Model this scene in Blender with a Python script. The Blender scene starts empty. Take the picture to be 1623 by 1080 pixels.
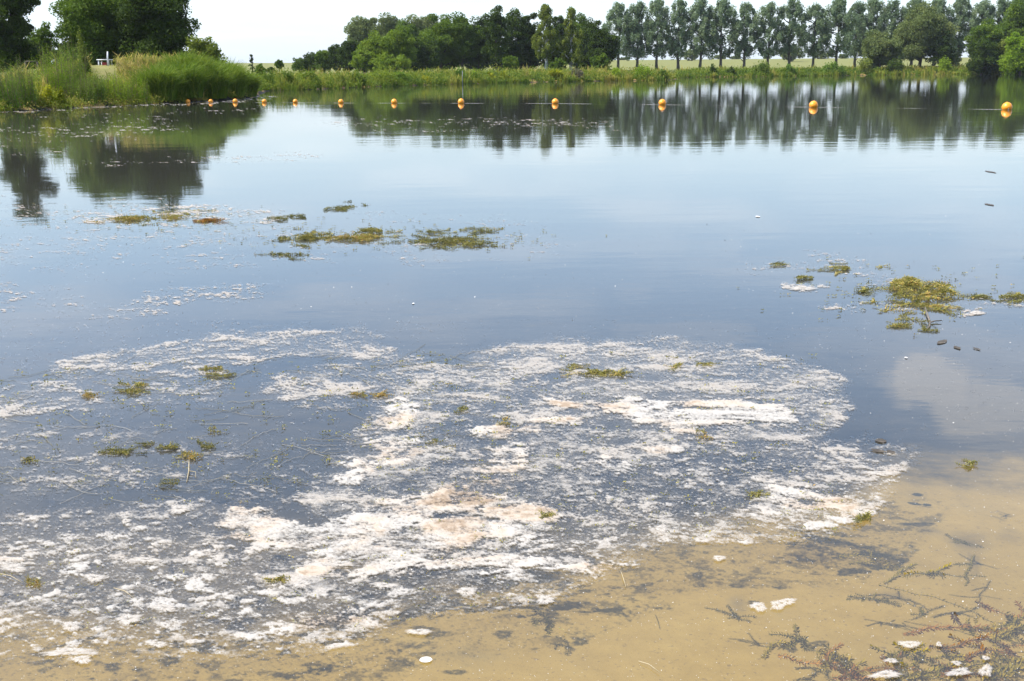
import bpy, math, random
import numpy as np
from mathutils import Matrix, Vector
R = math.radians
S = bpy.context.scene
COL = S.collection
rng = np.random.default_rng(7)
random.seed(7)

# ------------------------------------------------------------------ camera
CAM_H, FPX, PITCH, ROLL = 1.6, 1750.0, R(13.77), 0.008
fwd = np.array([0, math.cos(PITCH), -math.sin(PITCH)])
r0 = np.array([1.0, 0, 0]); u0 = np.array([0, math.sin(PITCH), math.cos(PITCH)])
rgt = r0*math.cos(ROLL) - u0*math.sin(ROLL)
upv = u0*math.cos(ROLL) + r0*math.sin(ROLL)
cd = bpy.data.cameras.new('camera'); cam = bpy.data.objects.new('camera', cd); COL.objects.link(cam)
cd.sensor_width = 36.0; cd.lens = 36.0*FPX/1623.0
cd.clip_start = 0.05; cd.clip_end = 8000
M = Matrix.Identity(4)
for i in range(3):
    M[i][0] = rgt[i]; M[i][1] = upv[i]; M[i][2] = -fwd[i]
M[2][3] = CAM_H
cam.matrix_world = M
S.camera = cam

# ------------------------------------------------------------------ sky and sun
SUN_EL, SUN_AZ = R(54), R(-97)        # azimuth measured from +Y (view) towards +X: the sun is high on the left
w = bpy.data.worlds.new('World'); S.world = w; w.use_nodes = True
nt = w.node_tree; N = nt.nodes; L = nt.links
for n in list(N): N.remove(n)
out = N.new('ShaderNodeOutputWorld'); bg = N.new('ShaderNodeBackground'); bg.inputs['Strength'].default_value = 0.15
sky = N.new('ShaderNodeTexSky'); sky.sky_type = 'NISHITA'; sky.sun_disc = False
sky.sun_elevation = SUN_EL; sky.sun_rotation = SUN_AZ
sky.altitude = 0; sky.air_density = 1.0; sky.dust_density = 0.25; sky.ozone_density = 2.2
tc = N.new('ShaderNodeTexCoord')
sep = N.new('ShaderNodeSeparateXYZ'); L.new(tc.outputs['Generated'], sep.inputs[0])
def mth(op, a, b=None, c=None):
    m = N.new('ShaderNodeMath'); m.operation = op
    for k, v in enumerate((a, b, c)):
        if v is None: continue
        if isinstance(v, (int, float)): m.inputs[k].default_value = v
        else: L.new(v, m.inputs[k])
    return m.outputs[0]
# flat cloud sheet: direction divided by its height above the horizon
zc = mth('MAXIMUM', mth('ADD', sep.outputs[2], 0.06), 0.02)
px_ = mth('DIVIDE', sep.outputs[0], zc); py_ = mth('DIVIDE', sep.outputs[1], zc)
cmb = N.new('ShaderNodeCombineXYZ'); L.new(px_, cmb.inputs[0]); L.new(py_, cmb.inputs[1])
cn = N.new('ShaderNodeTexNoise'); cn.inputs['Scale'].default_value = 1.05; cn.inputs['Detail'].default_value = 6; cn.inputs['Roughness'].default_value = 0.5
L.new(cmb.outputs[0], cn.inputs['Vector'])
cr = N.new('ShaderNodeMapRange'); cr.inputs['From Min'].default_value = 0.42; cr.inputs['From Max'].default_value = 0.70; cr.clamp = True
cr.interpolation_type = 'SMOOTHSTEP'
L.new(cn.outputs[0], cr.inputs['Value'])
thin = mth('ADD', mth('MULTIPLY', cr.outputs[0], 0.32), 0.15)        # a thin veil of high cloud over the whole sky
# soft single clouds (those the lake mirrors), ragged by noise
dn = N.new('ShaderNodeTexNoise'); dn.inputs['Scale'].default_value = 24.0; dn.inputs['Detail'].default_value = 6
L.new(tc.outputs['Generated'], dn.inputs['Vector'])
az = mth('ARCTAN2', sep.outputs[0], sep.outputs[1]); el = mth('ARCSINE', sep.outputs[2])
total = thin
def refl_dir(u, v):
    d = fwd*FPX + rgt*(u-811.5) + upv*(540-v); d = d/np.linalg.norm(d)
    return math.atan2(d[0], d[1]), math.asin(-d[2])
for (u, v, su, sv, k) in ((1480, 604, 0.058, 0.026, 0.80), (1545, 640, 0.050, 0.030, 0.72), (1570, 690, 0.05, 0.020, 0.45), (1085, 527, 0.07, 0.011, 0.30), (1010, 390, 0.10, 0.012, 0.30),
                          (1000, 462, 0.03, 0.006, 0.28), (1440, 310, 0.11, 0.010, 0.25)):
    a0, e0 = refl_dir(u, v)
    dx = mth('DIVIDE', mth('SUBTRACT', az, a0), su); dy = mth('DIVIDE', mth('SUBTRACT', el, e0), sv)
    rr = mth('SQRT', mth('ADD', mth('MULTIPLY', dx, dx), mth('MULTIPLY', dy, dy)))
    rr = mth('ADD', rr, mth('MULTIPLY', mth('SUBTRACT', dn.outputs[0], 0.5), 1.6))
    mr = N.new('ShaderNodeMapRange'); mr.interpolation_type = 'SMOOTHSTEP'
    mr.inputs['From Min'].default_value = 1.25; mr.inputs['From Max'].default_value = 0.55
    mr.inputs['To Min'].default_value = 0; mr.inputs['To Max'].default_value = k
    L.new(rr, mr.inputs['Value'])
    total = mth('MAXIMUM', total, mr.outputs[0])
mx = N.new('ShaderNodeMix'); mx.data_type = 'RGBA'
hz = N.new('ShaderNodeMix'); hz.data_type = 'RGBA'          # summer haze that pales the sky towards the horizon all round
hf = mth('MULTIPLY', mth('POWER', 2.718, mth('MULTIPLY', mth('MAXIMUM', el, 0), -4.4)), 0.98)
hs = N.new('ShaderNodeHueSaturation'); hs.inputs['Saturation'].default_value = 1.3; L.new(sky.outputs[0], hs.inputs['Color'])
L.new(hf, hz.inputs['Factor']); L.new(hs.outputs[0], hz.inputs[6]); hz.inputs[7].default_value = (2.45, 2.82, 3.3, 1)
total = mth('MULTIPLY', total, mth('SUBTRACT', 1.0, hf))
L.new(total, mx.inputs['Factor']); L.new(hz.outputs[2], mx.inputs[6]); mx.inputs[7].default_value = (7.4, 6.9, 6.4, 1)
L.new(mx.outputs[2], bg.inputs['Color']); L.new(bg.outputs[0], out.inputs[0])

sd = bpy.data.lights.new('sun', 'SUN'); sun = bpy.data.objects.new('sun', sd); COL.objects.link(sun)
sd.energy = 4.2; sd.angle = R(0.53); sd.color = (1.0, 0.95, 0.87)
sv_ = Vector((math.sin(SUN_AZ)*math.cos(SUN_EL), math.cos(SUN_AZ)*math.cos(SUN_EL), math.sin(SUN_EL)))
sun.rotation_euler = sv_.to_track_quat('Z', 'Y').to_euler()
sun.location = (-40, 0, 60)
S.view_settings.view_transform = 'Standard'; S.view_settings.look = 'None'
S.view_settings.gamma = 1; S.view_settings.exposure = 1.1; S.view_settings.use_curve_mapping = False
S.render.engine = 'CYCLES'
S.cycles.max_bounces = 8; S.cycles.diffuse_bounces = 3; S.cycles.glossy_bounces = 3
S.cycles.transparent_max_bounces = 12; S.cycles.transmission_bounces = 4
S.cycles.use_denoising = True
S.cycles.caustics_reflective = False; S.cycles.caustics_refractive = False
S.cycles.sample_clamp_indirect = 6

# ------------------------------------------------------------------ helpers
def ray(u, v):
    u = np.asarray(u, float); v = np.asarray(v, float)
    return fwd*FPX + (u[..., None]-811.5)*rgt + (540-v[..., None])*upv
def at(u, v, z=0.0):                       # the point of the plane z that shows at a pixel of the photograph
    d = ray(u, v); t = (z-CAM_H)/d[..., 2]
    p = d*t[..., None]; p[..., 2] = z
    return p
def at_depth(u, v, Y):                     # the point that shows at a pixel, Y metres ahead
    d = ray(u, v); p = d*(Y/d[..., 1])[..., None]; p = p + np.array([0, 0, CAM_H]); return p
def proj(P):
    q = P - np.array([0, 0, CAM_H]); zc = q@fwd
    zc = np.where(np.abs(zc) < 1e-6, 1e-6, zc)
    return 811.5 + FPX*(q@rgt)/zc, 540 - FPX*(q@upv)/zc, zc
def hash2(ix, iy, seed):
    h = (ix.astype(np.int64)*374761393 + iy.astype(np.int64)*668265263 + seed*1274126177) & 0xFFFFFFFF
    h = ((h ^ (h >> 13))*1274126177) & 0xFFFFFFFF
    return ((h ^ (h >> 16)) & 0xFFFFFF)/float(0x1000000)
def vnoise(x, y, seed=0):
    ix = np.floor(x); iy = np.floor(y); fx = x-ix; fy = y-iy
    fx = fx*fx*fx*(fx*(fx*6-15)+10); fy = fy*fy*fy*(fy*(fy*6-15)+10)
    a = hash2(ix, iy, seed); b = hash2(ix+1, iy, seed); c = hash2(ix, iy+1, seed); d = hash2(ix+1, iy+1, seed)
    return (a*(1-fx)+b*fx)*(1-fy) + (c*(1-fx)+d*fx)*fy
def fbm(x, y, seed=0, octs=4, gain=0.5):
    s = 0; a = 1; t = 0
    for k in range(octs):
        c, sn = math.cos(.7*k), math.sin(.7*k)
        s = s + a*vnoise((x*c-y*sn)*2**k+13.7*k, (x*sn+y*c)*2**k+5.1*k, seed+k); t += a; a *= gain
    return s/t
def sstep(a, b, x):
    t = np.clip((x-a)/(b-a), 0, 1); return t*t*(3-2*t)
def flakes(x, y, seed, rmin, rmax, ecc=1.0):      # distance inside the nearest of many random round flakes, >0 inside
    best = np.full(x.shape, -9.0); ix = np.floor(x); iy = np.floor(y)
    for ox in (-1, 0, 1):
        for oy in (-1, 0, 1):
            cx = ix+ox; cy = iy+oy
            jx = cx+hash2(cx, cy, seed); jy = cy+hash2(cx, cy, seed+9)
            r = rmin+(rmax-rmin)*hash2(cx, cy, seed+17)**2.0
            d = np.sqrt((x-jx)**2+((y-jy)*ecc)**2)
            best = np.maximum(best, (r-d)/r)
    return best

class MB:
    def __init__(s): s.v = []; s.f = []; s.h = []; s.n = 0
    def add(s, v, f, hue=0.5):
        v = np.asarray(v, float).reshape(-1, 3); f = np.asarray(f, int).reshape(-1, 4)
        s.v.append(v); s.f.append(f+s.n); s.n += len(v)
        s.h.append(np.broadcast_to(np.asarray(hue, float), (len(v),)).copy())
    def build(s, name, mat, parent=None, smooth=True, attrs=None):
        v = np.concatenate(s.v) if s.v else np.zeros((0, 3)); f = np.concatenate(s.f) if s.f else np.zeros((0, 4), int)
        return mesh_obj(name, v, f, mat, parent, smooth, {'hue': np.concatenate(s.h) if s.h else np.zeros(0), **(attrs or {})})
def mesh_obj(name, v, f, mat, parent=None, smooth=True, attrs=None):
    me = bpy.data.meshes.new(name)
    f = np.asarray(f, np.int32); tri = (f[:, 2] == f[:, 3])
    cnt = np.where(tri, 3, 4); keep = np.ones(f.shape, bool); keep[tri, 3] = False
    me.vertices.add(len(v)); me.vertices.foreach_set('co', np.asarray(v, np.float32).ravel())
    me.loops.add(int(cnt.sum())); me.loops.foreach_set('vertex_index', f[keep].astype(np.int32))
    me.polygons.add(len(f)); st = np.concatenate([[0], np.cumsum(cnt)[:-1]]).astype(np.int32) if len(f) else np.zeros(0, np.int32)
    me.polygons.foreach_set('loop_start', st)
    me.polygons.foreach_set('use_smooth', np.full(len(f), smooth))
    for k, a in (attrs or {}).items():
        at_ = me.attributes.new(k, 'FLOAT', 'POINT'); at_.data.foreach_set('value', np.asarray(a, np.float32))
    me.update(calc_edges=True); me.materials.append(mat)
    o = bpy.data.objects.new(name, me); COL.objects.link(o)
    if parent is not None: o.parent = parent
    return o
def tag(o, label=None, cat=None, group=None, kind=None):
    if label: o['label'] = label
    if cat: o['category'] = cat
    if group: o['group'] = group
    if kind: o['kind'] = kind
    return o
def empty(name, loc, label, cat, group=None, rz=0):
    o = bpy.data.objects.new(name, None); COL.objects.link(o); o.location = [float(c) for c in loc]; o.rotation_euler = (0, 0, rz)
    return tag(o, label, cat, group)
def tube(mb, pts, rad, n=6, hue=0.5, cap=True):
    pts = np.asarray(pts, float); k = len(pts); rad = np.broadcast_to(np.asarray(rad, float), (k,))
    t = np.gradient(pts, axis=0); t /= np.linalg.norm(t, axis=1)[:, None]+1e-9
    ref = np.where(np.abs(t[:, 2:3]) > 0.9, np.array([[1.0, 0, 0]]), np.array([[0, 0, 1.0]]))
    a = np.cross(t, ref); a /= np.linalg.norm(a, axis=1)[:, None]+1e-9; b = np.cross(t, a)
    ang = np.arange(n)*2*math.pi/n
    v = pts[:, None]+rad[:, None, None]*(np.cos(ang)[None, :, None]*a[:, None]+np.sin(ang)[None, :, None]*b[:, None])
    i = np.arange(k-1)[:, None]*n; j = np.arange(n)[None]; j2 = (j+1) % n
    f = np.stack([i+j, i+j2, i+n+j2, i+n+j], -1).reshape(-1, 4)
    v = v.reshape(-1, 3)
    if cap:
        v = np.concatenate([v, pts[[0]], pts[[-1]]]); c0 = k*n; j = np.arange(n); j2 = (j+1) % n
        f = np.concatenate([f, np.stack([j2, j, np.full(n, c0), np.full(n, c0)], 1), np.stack([(k-1)*n+j, (k-1)*n+j2, np.full(n, c0+1), np.full(n, c0+1)], 1)])
    mb.add(v, f, hue)
def box(mb, c, s, rz=0, hue=.5):
    c = np.asarray(c, float); s = np.asarray(s, float)/2
    q = np.array([[x, y, z] for z in (-1, 1) for y in (-1, 1) for x in (-1, 1)], float)*s
    R_ = np.array([[math.cos(rz), -math.sin(rz), 0], [math.sin(rz), math.cos(rz), 0], [0, 0, 1]])
    mb.add(q@R_.T+c, [[0, 2, 3, 1], [4, 5, 7, 6], [0, 1, 5, 4], [2, 6, 7, 3], [0, 4, 6, 2], [1, 3, 7, 5]], hue)
def leaves(mb, c, size, hue, up=0.5, aspect=0.6, droop=0.0, g=None):
    g = g or rng; n = len(c); size = np.broadcast_to(np.asarray(size, float), (n,))
    nr = g.normal(size=(n, 3)); nr[:, 2] += up; nr /= np.linalg.norm(nr, axis=1)[:, None]
    a = g.normal(size=(n, 3)); a[:, 2] -= droop; a -= nr*(a*nr).sum(1)[:, None]; a /= np.linalg.norm(a, axis=1)[:, None]
    b = np.cross(nr, a); s = size[:, None]
    v = np.stack([c-a*s, c+b*s*aspect+nr*s*.12, c+a*s, c-b*s*aspect+nr*s*.12], 1).reshape(-1, 3)
    mb.add(v, np.arange(n*4).reshape(-1, 4), np.repeat(np.broadcast_to(hue, (n,)), 4))
def blades(mb, base, h, wd, lean, hue, g=None):
    # bent grass blades: three cross-sections each
    g = g or rng; n = len(base); h = np.broadcast_to(h, (n,)); wd = np.broadcast_to(wd, (n,))
    a = g.uniform(0, 2*math.pi, n); d = np.stack([np.cos(a), np.sin(a), 0*a], 1)
    sd_ = np.stack([-d[:, 1], d[:, 0], 0*a], 1)
    a2 = g.uniform(0, 2*math.pi, n); sd_ = np.stack([np.cos(a2), np.sin(a2), 0*a], 1)
    ln = (g.uniform(.3, 1, n)*lean)[:, None]; H = h[:, None]; W = wd[:, None]
    z = np.array([0, 0, 1.0])
    p0 = base; p1 = base+z*H*.55+d*H*ln*.25; p2 = base+z*H*(.95-.35*ln)+d*H*ln*.9
    v = np.stack([p0-sd_*W*.5, p0+sd_*W*.5, p1-sd_*W*.5, p1+sd_*W*.5, p2-sd_*W*.08, p2+sd_*W*.08], 1).reshape(-1, 3)
    i = np.arange(n)[:, None]*6
    f = np.concatenate([i+np.array([0, 1, 3, 2]), i+np.array([2, 3, 5, 4])], 0)
    mb.add(v, f, np.repeat(np.broadcast_to(hue, (n,)), 6))

# ------------------------------------------------------------------ materials
def mat(name):
    m = bpy.data.materials.new(name); m.use_nodes = True
    t = m.node_tree
    for n in list(t.nodes): t.nodes.remove(n)
    o = t.nodes.new('ShaderNodeOutputMaterial')
    return m, t, o
def nd(t, kind, **kw):
    n = t.nodes.new(kind)
    for k, v in kw.items(): setattr(n, k, v)
    return n
def rampn(t, fac, stops):
    r = nd(t, 'ShaderNodeValToRGB'); e = r.color_ramp.elements
    while len(e) < len(stops): e.new(0.5)
    for k, (p, c) in enumerate(stops):
        e[k].position = p; e[k].color = (*c, 1)
    t.links.new(fac, r.inputs[0]); return r.outputs[0]
def leafmat(name, stops, trans=0.42, scale=0.6, rough=0.6, spec=0.12):
    m, t, o = mat(name)
    a = nd(t, 'ShaderNodeAttribute', attribute_name='hue')
    ns = nd(t, 'ShaderNodeTexNoise'); ns.inputs['Scale'].default_value = scale; ns.inputs['Detail'].default_value = 3
    tcn = nd(t, 'ShaderNodeTexCoord'); t.links.new(tcn.outputs['Object'], ns.inputs['Vector'])
    oi = nd(t, 'ShaderNodeObjectInfo')
    def mm(op, a_, b_):
        q = nd(t, 'ShaderNodeMath', operation=op)
        for k, v in enumerate((a_, b_)):
            if isinstance(v, (int, float)): q.inputs[k].default_value = v
            else: t.links.new(v, q.inputs[k])
        return q.outputs[0]
    f = mm('ADD', a.outputs['Fac'], mm('MULTIPLY', mm('SUBTRACT', ns.outputs[0], .5), .55))
    f = mm('ADD', f, mm('MULTIPLY', mm('SUBTRACT', oi.outputs['Random'], .5), .18))
    c = rampn(t, f, stops)
    p = nd(t, 'ShaderNodeBsdfPrincipled'); t.links.new(c, p.inputs['Base Color'])
    p.inputs['Roughness'].default_value = rough; p.inputs['Specular IOR Level'].default_value = spec
    tr = nd(t, 'ShaderNodeBsdfTranslucent'); t.links.new(c, tr.inputs['Color'])
    x = nd(t, 'ShaderNodeMixShader'); x.inputs[0].default_value = trans
    t.links.new(p.outputs[0], x.inputs[1]); t.links.new(tr.outputs[0], x.inputs[2]); t.links.new(x.outputs[0], o.inputs[0])
    return m
def plain(name, c1, c2, scale=8, rough=0.8, bump=0.3, spec=0.3, stretch=(1, 1, 1)):
    m, t, o = mat(name)
    tcn = nd(t, 'ShaderNodeTexCoord'); mp = nd(t, 'ShaderNodeMapping'); mp.inputs['Scale'].default_value = stretch
    t.links.new(tcn.outputs['Object'], mp.inputs[0])
    ns = nd(t, 'ShaderNodeTexNoise'); ns.inputs['Scale'].default_value = scale; ns.inputs['Detail'].default_value = 5
    t.links.new(mp.outputs[0], ns.inputs['Vector'])
    c = rampn(t, ns.outputs[0], [(.32, c1), (.68, c2)])
    p = nd(t, 'ShaderNodeBsdfPrincipled'); t.links.new(c, p.inputs['Base Color'])
    p.inputs['Roughness'].default_value = rough; p.inputs['Specular IOR Level'].default_value = spec
    b = nd(t, 'ShaderNodeBump'); b.inputs['Strength'].default_value = bump; b.inputs['Distance'].default_value = .02
    t.links.new(ns.outputs[0], b.inputs['Height']); t.links.new(b.outputs[0], p.inputs['Normal'])
    t.links.new(p.outputs[0], o.inputs[0])
    return m
G = {
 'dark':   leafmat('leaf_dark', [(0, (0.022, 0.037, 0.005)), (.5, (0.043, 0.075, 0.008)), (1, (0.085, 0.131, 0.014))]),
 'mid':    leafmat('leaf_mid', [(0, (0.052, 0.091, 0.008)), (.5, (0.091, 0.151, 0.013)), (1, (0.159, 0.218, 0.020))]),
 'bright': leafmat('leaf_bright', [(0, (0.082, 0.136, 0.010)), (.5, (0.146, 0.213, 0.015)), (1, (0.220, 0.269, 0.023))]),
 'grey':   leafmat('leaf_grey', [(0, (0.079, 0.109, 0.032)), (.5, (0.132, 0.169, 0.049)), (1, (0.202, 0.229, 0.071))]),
 'poplar': leafmat('leaf_poplar', [(0, (0.103, 0.155, 0.080)), (.5, (0.160, 0.220, 0.108)), (1, (0.258, 0.309, 0.157))]),
 'birch':  leafmat('leaf_birch', [(0, (0.084, 0.118, 0.013)), (.5, (0.142, 0.180, 0.023)), (1, (0.218, 0.250, 0.038))]),
 'yellow': leafmat('leaf_yellow', [(0, (0.139, 0.180, 0.007)), (.5, (0.277, 0.300, 0.012)), (1, (0.474, 0.420, 0.017))]),
 'lime':   leafmat('leaf_lime', [(0, (0.099, 0.180, 0.009)), (.5, (0.179, 0.280, 0.015)), (1, (0.277, 0.361, 0.026))]),
 'sedge':  leafmat('leaf_sedge', [(0, (0.080, 0.141, 0.011)), (.5, (0.129, 0.203, 0.018)), (1, (0.210, 0.257, 0.031))], trans=.35),
 'herb':   leafmat('leaf_herb', [(0, (0.064, 0.133, 0.013)), (.5, (0.126, 0.214, 0.022)), (1, (0.227, 0.291, 0.037))]),
 'field':  leafmat('meadow_blades', [(0, (0.065, 0.118, 0.010)), (.35, (0.130, 0.192, 0.018)), (.7, (0.247, 0.256, 0.034)), (1, (0.403, 0.320, 0.085))], trans=.42),
 'straw':  leafmat('straw_blades', [(0, (0.120, 0.130, 0.030)), (.5, (0.250, 0.215, 0.068)), (1, (0.420, 0.320, 0.145))], trans=.3),
 'purple': leafmat('leaf_purple', [(0, (0.087, 0.102, 0.037)), (.5, (0.160, 0.145, 0.086)), (1, (0.290, 0.189, 0.173))]),
 'conifer': leafmat('needle_conifer', [(0, (0.027, 0.050, 0.012)), (1, (0.068, 0.102, 0.023))]),
 'weed':   leafmat('leaf_weed', [(0, (0.065, 0.072, 0.018)), (.45, (0.176, 0.169, 0.029)), (.8, (0.338, 0.286, 0.044)), (1, (0.442, 0.273, 0.066))], trans=.25, scale=14, spec=.5),
 'drown':  leafmat('leaf_drowned', [(0, (0.121, 0.101, 0.017)), (.5, (0.264, 0.202, 0.024)), (1, (0.446, 0.311, 0.036))], trans=.2, scale=14),
 'rust':   leafmat('leaf_rust', [(0, (0.121, 0.058, 0.014)), (.5, (0.276, 0.122, 0.021)), (1, (0.438, 0.216, 0.033))], trans=.2, scale=14),
}
BARK = plain('bark', (.045, .038, .030), (.10, .085, .065), 6, .9, .6, stretch=(1, 1, .25))
BIRCHBARK = plain('birch_bark', (.16, .15, .14), (.62, .60, .56), 3, .8, .3, stretch=(1, 1, 3))
STEM = plain('weed_stem', (.10, .085, .030), (.20, .16, .07), 20, .6)

# ------------------------------------------------------------------ lake outline, ground, water
shore_px = [(-420, 214), (-200, 193), (0, 177.5), (70, 173), (140, 169.5), (200, 167), (260, 163.5), (330, 160), (385, 156), (408, 151.5), (412, 147), (418, 144.3),
            (470, 142.6), (530, 140.2), (590, 137.6), (650, 135.6), (720, 133.4), (800, 131.5), (870, 130), (940, 128.8), (1000, 128), (1050, 127.3), (1066, 126.4),
            (1072, 123.6), (1110, 122.6), (1200, 121.8), (1290, 120.6), (1370, 119.6), (1450, 118.8), (1540, 118.2), (1623, 117.6), (1800, 116.4)]
sp = np.array([at(np.array(float(a)), np.array(float(b)))[:2] for a, b in shore_px])
LAKE = np.concatenate([sp, np.array([[190, 190], [150, 90], [80, 20], [30, 1.2], [8, .75], [0, .8], [-8, .6], [-26, 2], [-45, 14]])])
def lake_sd(x, y):          # signed distance to the shoreline, >0 on land
    P = np.stack([x, y], -1); best = np.full(x.shape, 1e9); ins = np.zeros(x.shape, bool)
    for i in range(len(LAKE)):
        a = LAKE[i]; b = LAKE[(i+1) % len(LAKE)]; d = b-a
        t = np.clip(((P-a)@d)/(d@d), 0, 1); q = P-a-t[..., None]*d
        best = np.minimum(best, np.hypot(q[..., 0], q[..., 1]))
        c = (a[1] > y) != (b[1] > y)
        with np.errstate(divide='ignore', invalid='ignore'):
            ins ^= c & (x < (b[0]-a[0])*(y-a[1])/(b[1]-a[1])+a[0])
    return np.where(ins, -best, best)
mound = at_depth(np.array(262.), np.array(100.), 68.0)
mound2 = at_depth(np.array(120.), np.array(100.), 66.0)
def terrain(x, y, s=None):
    s = lake_sd(x, y) if s is None else s
    s = s + (fbm(x*.5, y*.5, 3, 3)-.5)*np.clip(np.hypot(x, y)*.03, 0, 1.3)
    sp_ = np.maximum(s, 0); far = np.hypot(x, y)
    beach = sstep(14, 6, far)
    land = .42*(1-np.exp(-sp_/.7)) + .75*(1-np.exp(-sp_/9.0)) + .10*(fbm(x*.15, y*.15, 5, 3)-.5)*np.clip(sp_, 0, 3)
    land = land*(1-beach) + beach*(.10*sp_)
    land = land + .95*np.exp(-(((x-mound[0])/8.5)**2+((y-mound[1])/8.0)**2))*sstep(0, 4, s) + .5*np.exp(-(((x-mound2[0])/9)**2+((y-mound2[1])/9.0)**2))*sstep(0, 4, s)
    land = land + 5.2*sstep(270, 640, y) - 5.0*sstep(700, 1500, y)
    bed = -np.minimum(.055*np.maximum(-s, 0)**1.15, 2.6) - .002
    return np.where(s > 0, land+.002, bed)
# polar sheet, fine ahead of the camera, out to the horizon
az_f = np.radians(np.concatenate([np.linspace(-180, -40, 36)[:-1], np.linspace(-40, 40, 300), np.linspace(40, 180, 36)[1:-1]]))
rad_f = np.concatenate([[0.02], np.geomspace(.4, 8, 130), np.geomspace(8.1, 60, 60), np.geomspace(61, 260, 110), np.geomspace(265, 5000, 46)])
A_, R_ = np.meshgrid(az_f, rad_f)
gx = np.sin(A_)*R_; gy = np.cos(A_)*R_
gsd = lake_sd(gx, gy); gz = terrain(gx, gy, gsd)
gv = np.stack([gx, gy, gz], -1).reshape(-1, 3)
na, nr_ = len(az_f), len(rad_f)
i, j = np.meshgrid(np.arange(nr_-1), np.arange(na), indexing='ij'); j2 = (j+1) % na
gf = np.stack([i*na+j, (i+1)*na+j, (i+1)*na+j2, i*na+j2], -1).reshape(-1, 4)
pu, pv, pz = proj(gv)
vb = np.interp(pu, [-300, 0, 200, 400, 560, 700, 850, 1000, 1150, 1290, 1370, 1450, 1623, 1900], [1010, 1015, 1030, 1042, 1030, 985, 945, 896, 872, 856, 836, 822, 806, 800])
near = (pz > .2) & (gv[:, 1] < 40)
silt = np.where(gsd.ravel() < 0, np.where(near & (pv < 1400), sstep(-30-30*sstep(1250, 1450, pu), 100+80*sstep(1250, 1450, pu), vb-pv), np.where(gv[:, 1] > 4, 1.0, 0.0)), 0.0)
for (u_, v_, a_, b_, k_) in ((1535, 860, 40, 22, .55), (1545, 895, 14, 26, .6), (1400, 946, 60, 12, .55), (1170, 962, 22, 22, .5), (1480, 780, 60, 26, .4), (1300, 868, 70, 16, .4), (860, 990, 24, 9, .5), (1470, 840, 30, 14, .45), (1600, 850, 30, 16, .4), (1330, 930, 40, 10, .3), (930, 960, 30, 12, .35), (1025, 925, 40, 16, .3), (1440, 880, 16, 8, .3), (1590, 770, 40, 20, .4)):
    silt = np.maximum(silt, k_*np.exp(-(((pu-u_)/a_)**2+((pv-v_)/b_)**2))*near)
landk = np.clip(gsd.ravel(), -1, 60)
dryness = sstep(260, 300, gv[:, 1])*.6 + .9*np.exp(-(((gv[:, 0]-mound[0]+2)/7)**2+((gv[:, 1]-mound[1])/9)**2))
m, t, o = mat('ground')
def tex(t, scale, det=5, rough=.55, vec=None, dist=0):
    n = nd(t, 'ShaderNodeTexNoise'); n.inputs['Scale'].default_value = scale; n.inputs['Detail'].default_value = det; n.inputs['Roughness'].default_value = rough
    n.inputs['Distortion'].default_value = dist
    if vec is not None: t.links.new(vec, n.inputs['Vector'])
    return n.outputs[0]
def tm(t, op, a_, b_=None, clamp=False):
    q = nd(t, 'ShaderNodeMath', operation=op); q.use_clamp = clamp
    for k, v in enumerate((a_, b_)):
        if v is None: continue
        if isinstance(v, (int, float)): q.inputs[k].default_value = v
        else: t.links.new(v, q.inputs[k])
    return q.outputs[0]
def tmap(t, x, a, b, c=0, d=1):
    q = nd(t, 'ShaderNodeMapRange', interpolation_type='SMOOTHSTEP')
    for k, v in zip(('From Min', 'From Max', 'To Min', 'To Max'), (a, b, c, d)): q.inputs[k].default_value = v
    t.links.new(x, q.inputs['Value']); return q.outputs[0]
def tmix(t, f, a, b):
    q = nd(t, 'ShaderNodeMix', data_type='RGBA')
    for k, v in ((0, f), (6, a), (7, b)):
        if isinstance(v, tuple): q.inputs[k].default_value = (*v, 1)
        elif isinstance(v, (int, float)): q.inputs[k].default_value = v
        else: t.links.new(v, q.inputs[k])
    return q.outputs[2]
pos = nd(t, 'ShaderNodeTexCoord').outputs['Object']
n1 = tex(t, 2.2, 6, .6, pos, .4); n2 = tex(t, 9, 6, .65, pos); n3 = tex(t, 60, 3, .6, pos); n4 = tex(t, 1.1, 4, .6, pos)
aS = nd(t, 'ShaderNodeAttribute', attribute_name='silt').outputs['Fac']
aL = nd(t, 'ShaderNodeAttribute', attribute_name='land').outputs['Fac']
aD = nd(t, 'ShaderNodeAttribute', attribute_name='dry').outputs['Fac']
sand = rampn(t, n2, [(.25, (.265, .178, .050)), (.6, (.32, .22, .065)), (.8, (.36, .26, .085))])
sand = tmix(t, tmap(t, n4, .40, .66, 0, .30), sand, (.19, .135, .055))
sand = tmix(t, tmap(t, n3, .60, .70, 0, .6), sand, (.13, .09, .05))
patch = tmap(t, tm(t, 'ADD', n1, tm(t, 'MULTIPLY', n2, .45)), .80, 1.06, 0, .42)       # drowned weed and mud lying on the sand
sand = tmix(t, patch, sand, (.10, .080, .045))
mud = rampn(t, n2, [(.3, (.010, .010, .009)), (.55, (.020, .018, .015)), (.75, (.045, .036, .025))])  # deep mud: light lost in the murky water is painted in as near-black
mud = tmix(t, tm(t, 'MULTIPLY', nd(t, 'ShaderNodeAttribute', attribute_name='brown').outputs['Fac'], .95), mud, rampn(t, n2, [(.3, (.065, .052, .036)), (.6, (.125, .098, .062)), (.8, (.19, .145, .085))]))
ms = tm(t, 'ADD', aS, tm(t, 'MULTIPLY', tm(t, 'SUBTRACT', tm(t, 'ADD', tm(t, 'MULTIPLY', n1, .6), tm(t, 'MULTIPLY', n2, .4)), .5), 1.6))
bedc = tmix(t, tmap(t, ms, .10, .90), sand, mud)
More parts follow.
